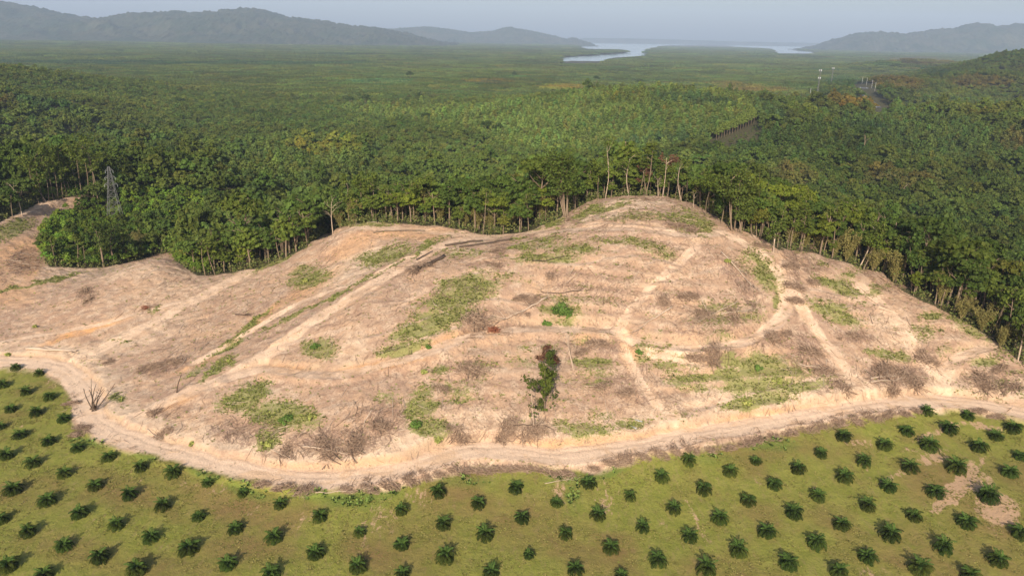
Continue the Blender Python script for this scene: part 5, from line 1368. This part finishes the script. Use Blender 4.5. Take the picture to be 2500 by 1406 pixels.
felled((1300,640),(1380,628),'thin dark log under the ridge track', .10, 0, M_bark_d, 'felled_log')
felled((1420,712),(1320,716),'long thin dark branch across the centre slope', .10, .3, M_bark_d)
felled((215,878),(250,880),'small white splintered stump pile above track bend', .14, 1., name='felled_log')
felled((575,770),(612,772),'dark branch lying in the left bowl', .12, .6, M_bark_d)
felled((740,1092),(850,1112),'long pale pole just above main track at left', .10, 0, name='felled_log')
felled((800,1093),(830,1124),'short black pole above main track at left', .12, 0, M_bark_d, 'felled_log')
felled((2125,925),(2175,922),'upper pale branch beside the big right brush heap', .10, .5)
felled((2125,935),(2190,932),'lower pale branch beside the big right brush heap', .10, .5)
felled((1370,885),(1330,855),'thin dark fallen stem left of the leaning bare tree', .08, .3, M_bark_d)
felled((1245,1040),(1330,1042),'dark poles over the wide brush heap centre', .10, .6, M_bark_d)
felled((1950,890),(2010,905),'pale branch lying on steep slope right of weed field', .09, .3)
felled((640,612),(700,590),'yellowed bamboo stems fallen at gully edge', .07, .8, M_culm)
felled((690,632),(640,648),'second lot of yellowed fallen bamboo lower in gully', .07, .8, M_culm)
felled((700,565),(770,552),'fallen yellowed bamboo near the spur corner', .07, .8, M_culm)
felled((360,1050),(395,1075),'pale dead branches by main track below the hollow', .10, 1.)
felled((770,1205),(870,1200),'pale sticks lying between track and palms left', .06, .9)
felled((1000,1180),(1060,1163),'pale sticks at the left part of palm field edge', .06, .8)
felled((1330,1182),(1400,1170),'crossed thin pale sticks near palm field edge', .05, .4)
# two pale boards
def boards(px_, py_, label):
    b = cast([px_], [py_], clamp=400.)[0]; g = Geo()
    a = rs.uniform(.5, .9)
    box(g, (0, 0, .18), (1.9, .28, .08), [[math.cos(a), math.sin(a), 0], [-math.sin(a), math.cos(a), 0], [0, 0, 1]])
    box(g, (0, 0, .10), (.16, .5, .08), [[math.cos(a), math.sin(a), 0], [-math.sin(a), math.cos(a), 0], [0, 0, 1]])
    o = link('pale_board', g.mesh('pale_board', M_white)); o.location = b; tag(o, label, 'board', 'pale boards on the lower slope')
boards(1559, 1028, 'upper pale board lying above the cut bank')
boards(1547, 1044, 'lower pale board lying above the cut bank')

# ------------------------------------------------------------------ uncountable ground litter
def sticks(Np, x, y, zg, L_, r_, az, name, mat, lift=.06, tiltz=.12):
    n_ = len(x); d = np.stack([np.cos(az), np.sin(az)], -1)
    Vs = []
    k3 = np.array([0, 2.094, 4.189])
    ends = []
    bx = rs.normal(0, .12, n_) * L_
    for t, rr in ((-.5, 1.), (0, .9), (.5, .4)):
        X = x + d[:, 0] * L_ * t - d[:, 1] * bx * (t == 0); Y = y + d[:, 1] * L_ * t + d[:, 0] * bx * (t == 0)
        Z = grid_h(X, Y) + lift + np.abs(rs.normal(0, tiltz, n_))
        ox = -d[:, 1][:, None] * np.cos(k3)[None] * (r_ * rr)[:, None]; oy = d[:, 0][:, None] * np.cos(k3)[None] * (r_ * rr)[:, None]; oz = np.sin(k3)[None] * (r_ * rr)[:, None]
        ends.append(np.stack([X[:, None] + ox, Y[:, None] + oy, Z[:, None] + oz], -1))
    V = np.stack(ends, 1)                                # n,3 rings,3,3
    base = (np.arange(n_) * 9)[:, None, None]
    f = []
    for q in range(2):
        for k in range(3):
            f.append([q * 3 + k, q * 3 + (k + 1) % 3, (q + 1) * 3 + (k + 1) % 3, (q + 1) * 3 + k])
    F = (base + np.array(f)[None]).reshape(-1, 4)
    return mesh_np(name, V.reshape(-1, 3), F, [mat])
def sample(n_, Mk, thr=0.):
    xs = rs.uniform(-230, 205, n_); ys = rs.uniform(108, 340, n_)
    m = masks_at(xs, ys, Mk) * rs.uniform(.9, 1.1, n_)
    ok = (rs.uniform(0, 1, n_) < np.clip(m, 0, 1) ** 1.5) & (m > thr)
    p, q = proj(xs, ys, grid_h(xs, ys)); ok &= (p > -60) & (p < 2560) & (q < 1450)
    return xs[ok], ys[ok]
clrf = clr.astype(float)
xs, ys = sample(420000, B_ * clrf)
keep = rs.permutation(len(xs))[:62000]; xs, ys = xs[keep], ys[keep]
big = fbm(xs / 7, ys / 7, 91, 2) * 3.2
L_ = rs.gamma(2.2, .55, len(xs)) + .4; rr = .018 + .011 * L_ * rs.uniform(.5, 1.4, len(xs))
tag(link('branch_litter', sticks(0, xs, ys, None, np.clip(L_, .4, 5), np.clip(rr, .025, .09), big + rs.normal(0, .45, len(xs)), 'branch_litter', M_brush)), 'brown and grey twigs and branches strewn over the cleared slopes', 'branch litter', kind='stuff')
pm = np.clip(.5 * B_ + .12, 0, 1) * clrf * (fieldm < .3) * (1 - T_road)
xs, ys = sample(60000, pm); keep = rs.permutation(len(xs))[:5000]; xs, ys = xs[keep], ys[keep]
L_ = rs.gamma(2.5, .8, len(xs)) + .6; rr = .025 + .012 * L_
tag(link('bleached_sticks', sticks(0, xs, ys, None, np.clip(L_, .6, 7), np.clip(rr, .03, .1), fbm(xs / 9, ys / 9, 92, 2) * 3.2 + rs.normal(0, .5, len(xs)), 'bleached_sticks', M_dead, .1)), 'pale bleached sticks lying loosely on the cleared slopes', 'sticks', kind='stuff')
# weeds
def tufts(xs, ys, name, mat, size, nb=6, hgt=.5, label='', cat_='weeds'):
    n_ = len(xs); zs = grid_h(xs, ys)
    an = rs.uniform(0, 6.28, (n_, nb)); s = size * rs.uniform(.5, 1.5, (n_, 1)) * rs.uniform(.7, 1.2, (n_, nb)); up = hgt * s * rs.uniform(.3, 1.4, (n_, nb))
    c, q = np.cos(an), np.sin(an); w_ = .32 * s
    X = xs[:, None]; Y = ys[:, None]; Z = zs[:, None]
    p0 = np.stack([X + c * s * .1 - q * w_ * .3, Y + q * s * .1 + c * w_ * .3, Z + 0 * s], -1)
    p1 = np.stack([X + c * s * .55 - q * w_, Y + q * s * .55 + c * w_, Z + up], -1)
    p2 = np.stack([X + c * s * 1.05, Y + q * s * 1.05, Z + up * .8], -1)
    p3 = np.stack([X + c * s * .55 + q * w_, Y + q * s * .55 - c * w_, Z + up * 1.05], -1)
    V = np.stack([p0, p1, p2, p3], 2).reshape(-1, 3)
    tag(link(name, mesh_np(name, V, np.arange(len(V)).reshape(-1, 4), [mat])), label, cat_, kind='stuff')
vm = np.where(V_ > .12, V_ * (.85 + 1.4 * nz2 + .9 * nz1), 0) * clrf
xs, ys = sample(900000, vm * .9, .15); keep = rs.permutation(len(xs))[:105000]; xs, ys = xs[keep], ys[keep]
tufts(xs, ys, 'low_weeds', M_weed, .30, 6, .6, 'yellow-green weeds in patches on the cleared hill')
xs, ys = sample(60000, clrf * (1 - T_road) * (1 - fieldm) * .35 * (1 + nz1)); keep = rs.permutation(len(xs))[:3500]
tufts(xs[keep], ys[keep], 'stray_weeds', M_weed, .30, 6, .5, 'single weed tufts dotted over the bare soil')
xs, ys = sample(500000, np.clip(TL_, 0, 1) * (.55 + 1.5 * nz2), .2); keep = rs.permutation(len(xs))[:9000]
tufts(xs[keep], ys[keep], 'tall_grass', leaf_mat("tall_grass_blades", (.15, .22, .045), .3, hue=(.26, .28, .08)), .42, 6, .9, 'tall green grass between the main track and the palms', 'grass')
M_turf = leaf_mat("turf_blades", (.16, .17, .03), .35, hue=(.33, .27, .09), hueamt=1)
xs, ys = sample(700000, fieldm * np.clip(.35 + 1.3 * nz1, 0, 1)); keep = rs.permutation(len(xs))[:60000]
tufts(xs[keep], ys[keep], 'turf_tufts', M_turf, .22, 5, .45, 'uneven tufts of cover grass and straw between the palms', 'grass')
# scrub skirting the cut edge, hides the bare forest floor
n_ = 60000; xs = rs.uniform(-330, 240, n_); ys = rs.uniform(120, 345, n_)
e_, _ = segdist(xs, ys, np.array([(a, b) for a, b, _ in ew])); ok = (e_ < rs.uniform(1., 9., n_)) & ~cleared(xs, ys) & in_fov(xs, ys, 0)
xs, ys = xs[ok], ys[ok]
M_scrub = leaf_mat("scrub_leaves", (.085, .12, .03), .35, hue=(.20, .17, .06), hueamt=.8)
def scrub(xs, ys, name, mat, label, nl=16, rad=.9):
    g = Geo(); n_ = len(xs); zs = grid_h(xs, ys); h_ = rs.uniform(.6, 4.0, n_)
    C = np.repeat(np.stack([xs, ys, zs + h_ * .6], -1), nl, 0) + rs.normal(0, 1, (n_ * nl, 3)) * np.repeat(np.stack([h_ * .35, h_ * .35, h_ * .3], -1), nl, 0)
    leaves(g, C, .34, np.random.RandomState(77), .5, .6)
    tag(link(name, g.mesh(name, mat)), label, 'scrub', kind='stuff')
keep = rs.permutation(len(xs))[:8000]
scrub(xs[keep], ys[keep], 'edge_scrub', M_scrub, 'tangled green and straw scrub along the cut forest edge')

# ------------------------------------------------------------------ haze
zb, zt = -31.5, 900.0
V = [(a, b, c) for a in (-21000, 21000) for b in (-280, 23200) for c in (zb, zt)]
F = [[0, 1, 3, 2], [4, 6, 7, 5], [0, 4, 5, 1], [2, 3, 7, 6], [0, 2, 6, 4], [1, 5, 7, 3]]
mh = bpy.data.materials.new("haze"); mh.use_nodes = True; nt = mh.node_tree
for x_ in list(nt.nodes): nt.nodes.remove(x_)
mo_ = nt.nodes.new('ShaderNodeOutputMaterial'); pv = nt.nodes.new('ShaderNodeVolumePrincipled')
pv.inputs['Color'].default_value = (.60, .75, 1.0, 1); pv.inputs['Density'].default_value = HAZE_DENSITY; pv.inputs['Anisotropy'].default_value = -0.12
nt.links.new(pv.outputs[0], mo_.inputs['Volume'])
hz = link('haze', mesh_np('haze', V, [F], [mh])); tag(hz, kind='stuff')
hz['label'] = 'pale bluish haze filling the air over the whole landscape'; hz['category'] = 'haze'
print('objects', len(bpy.data.objects))
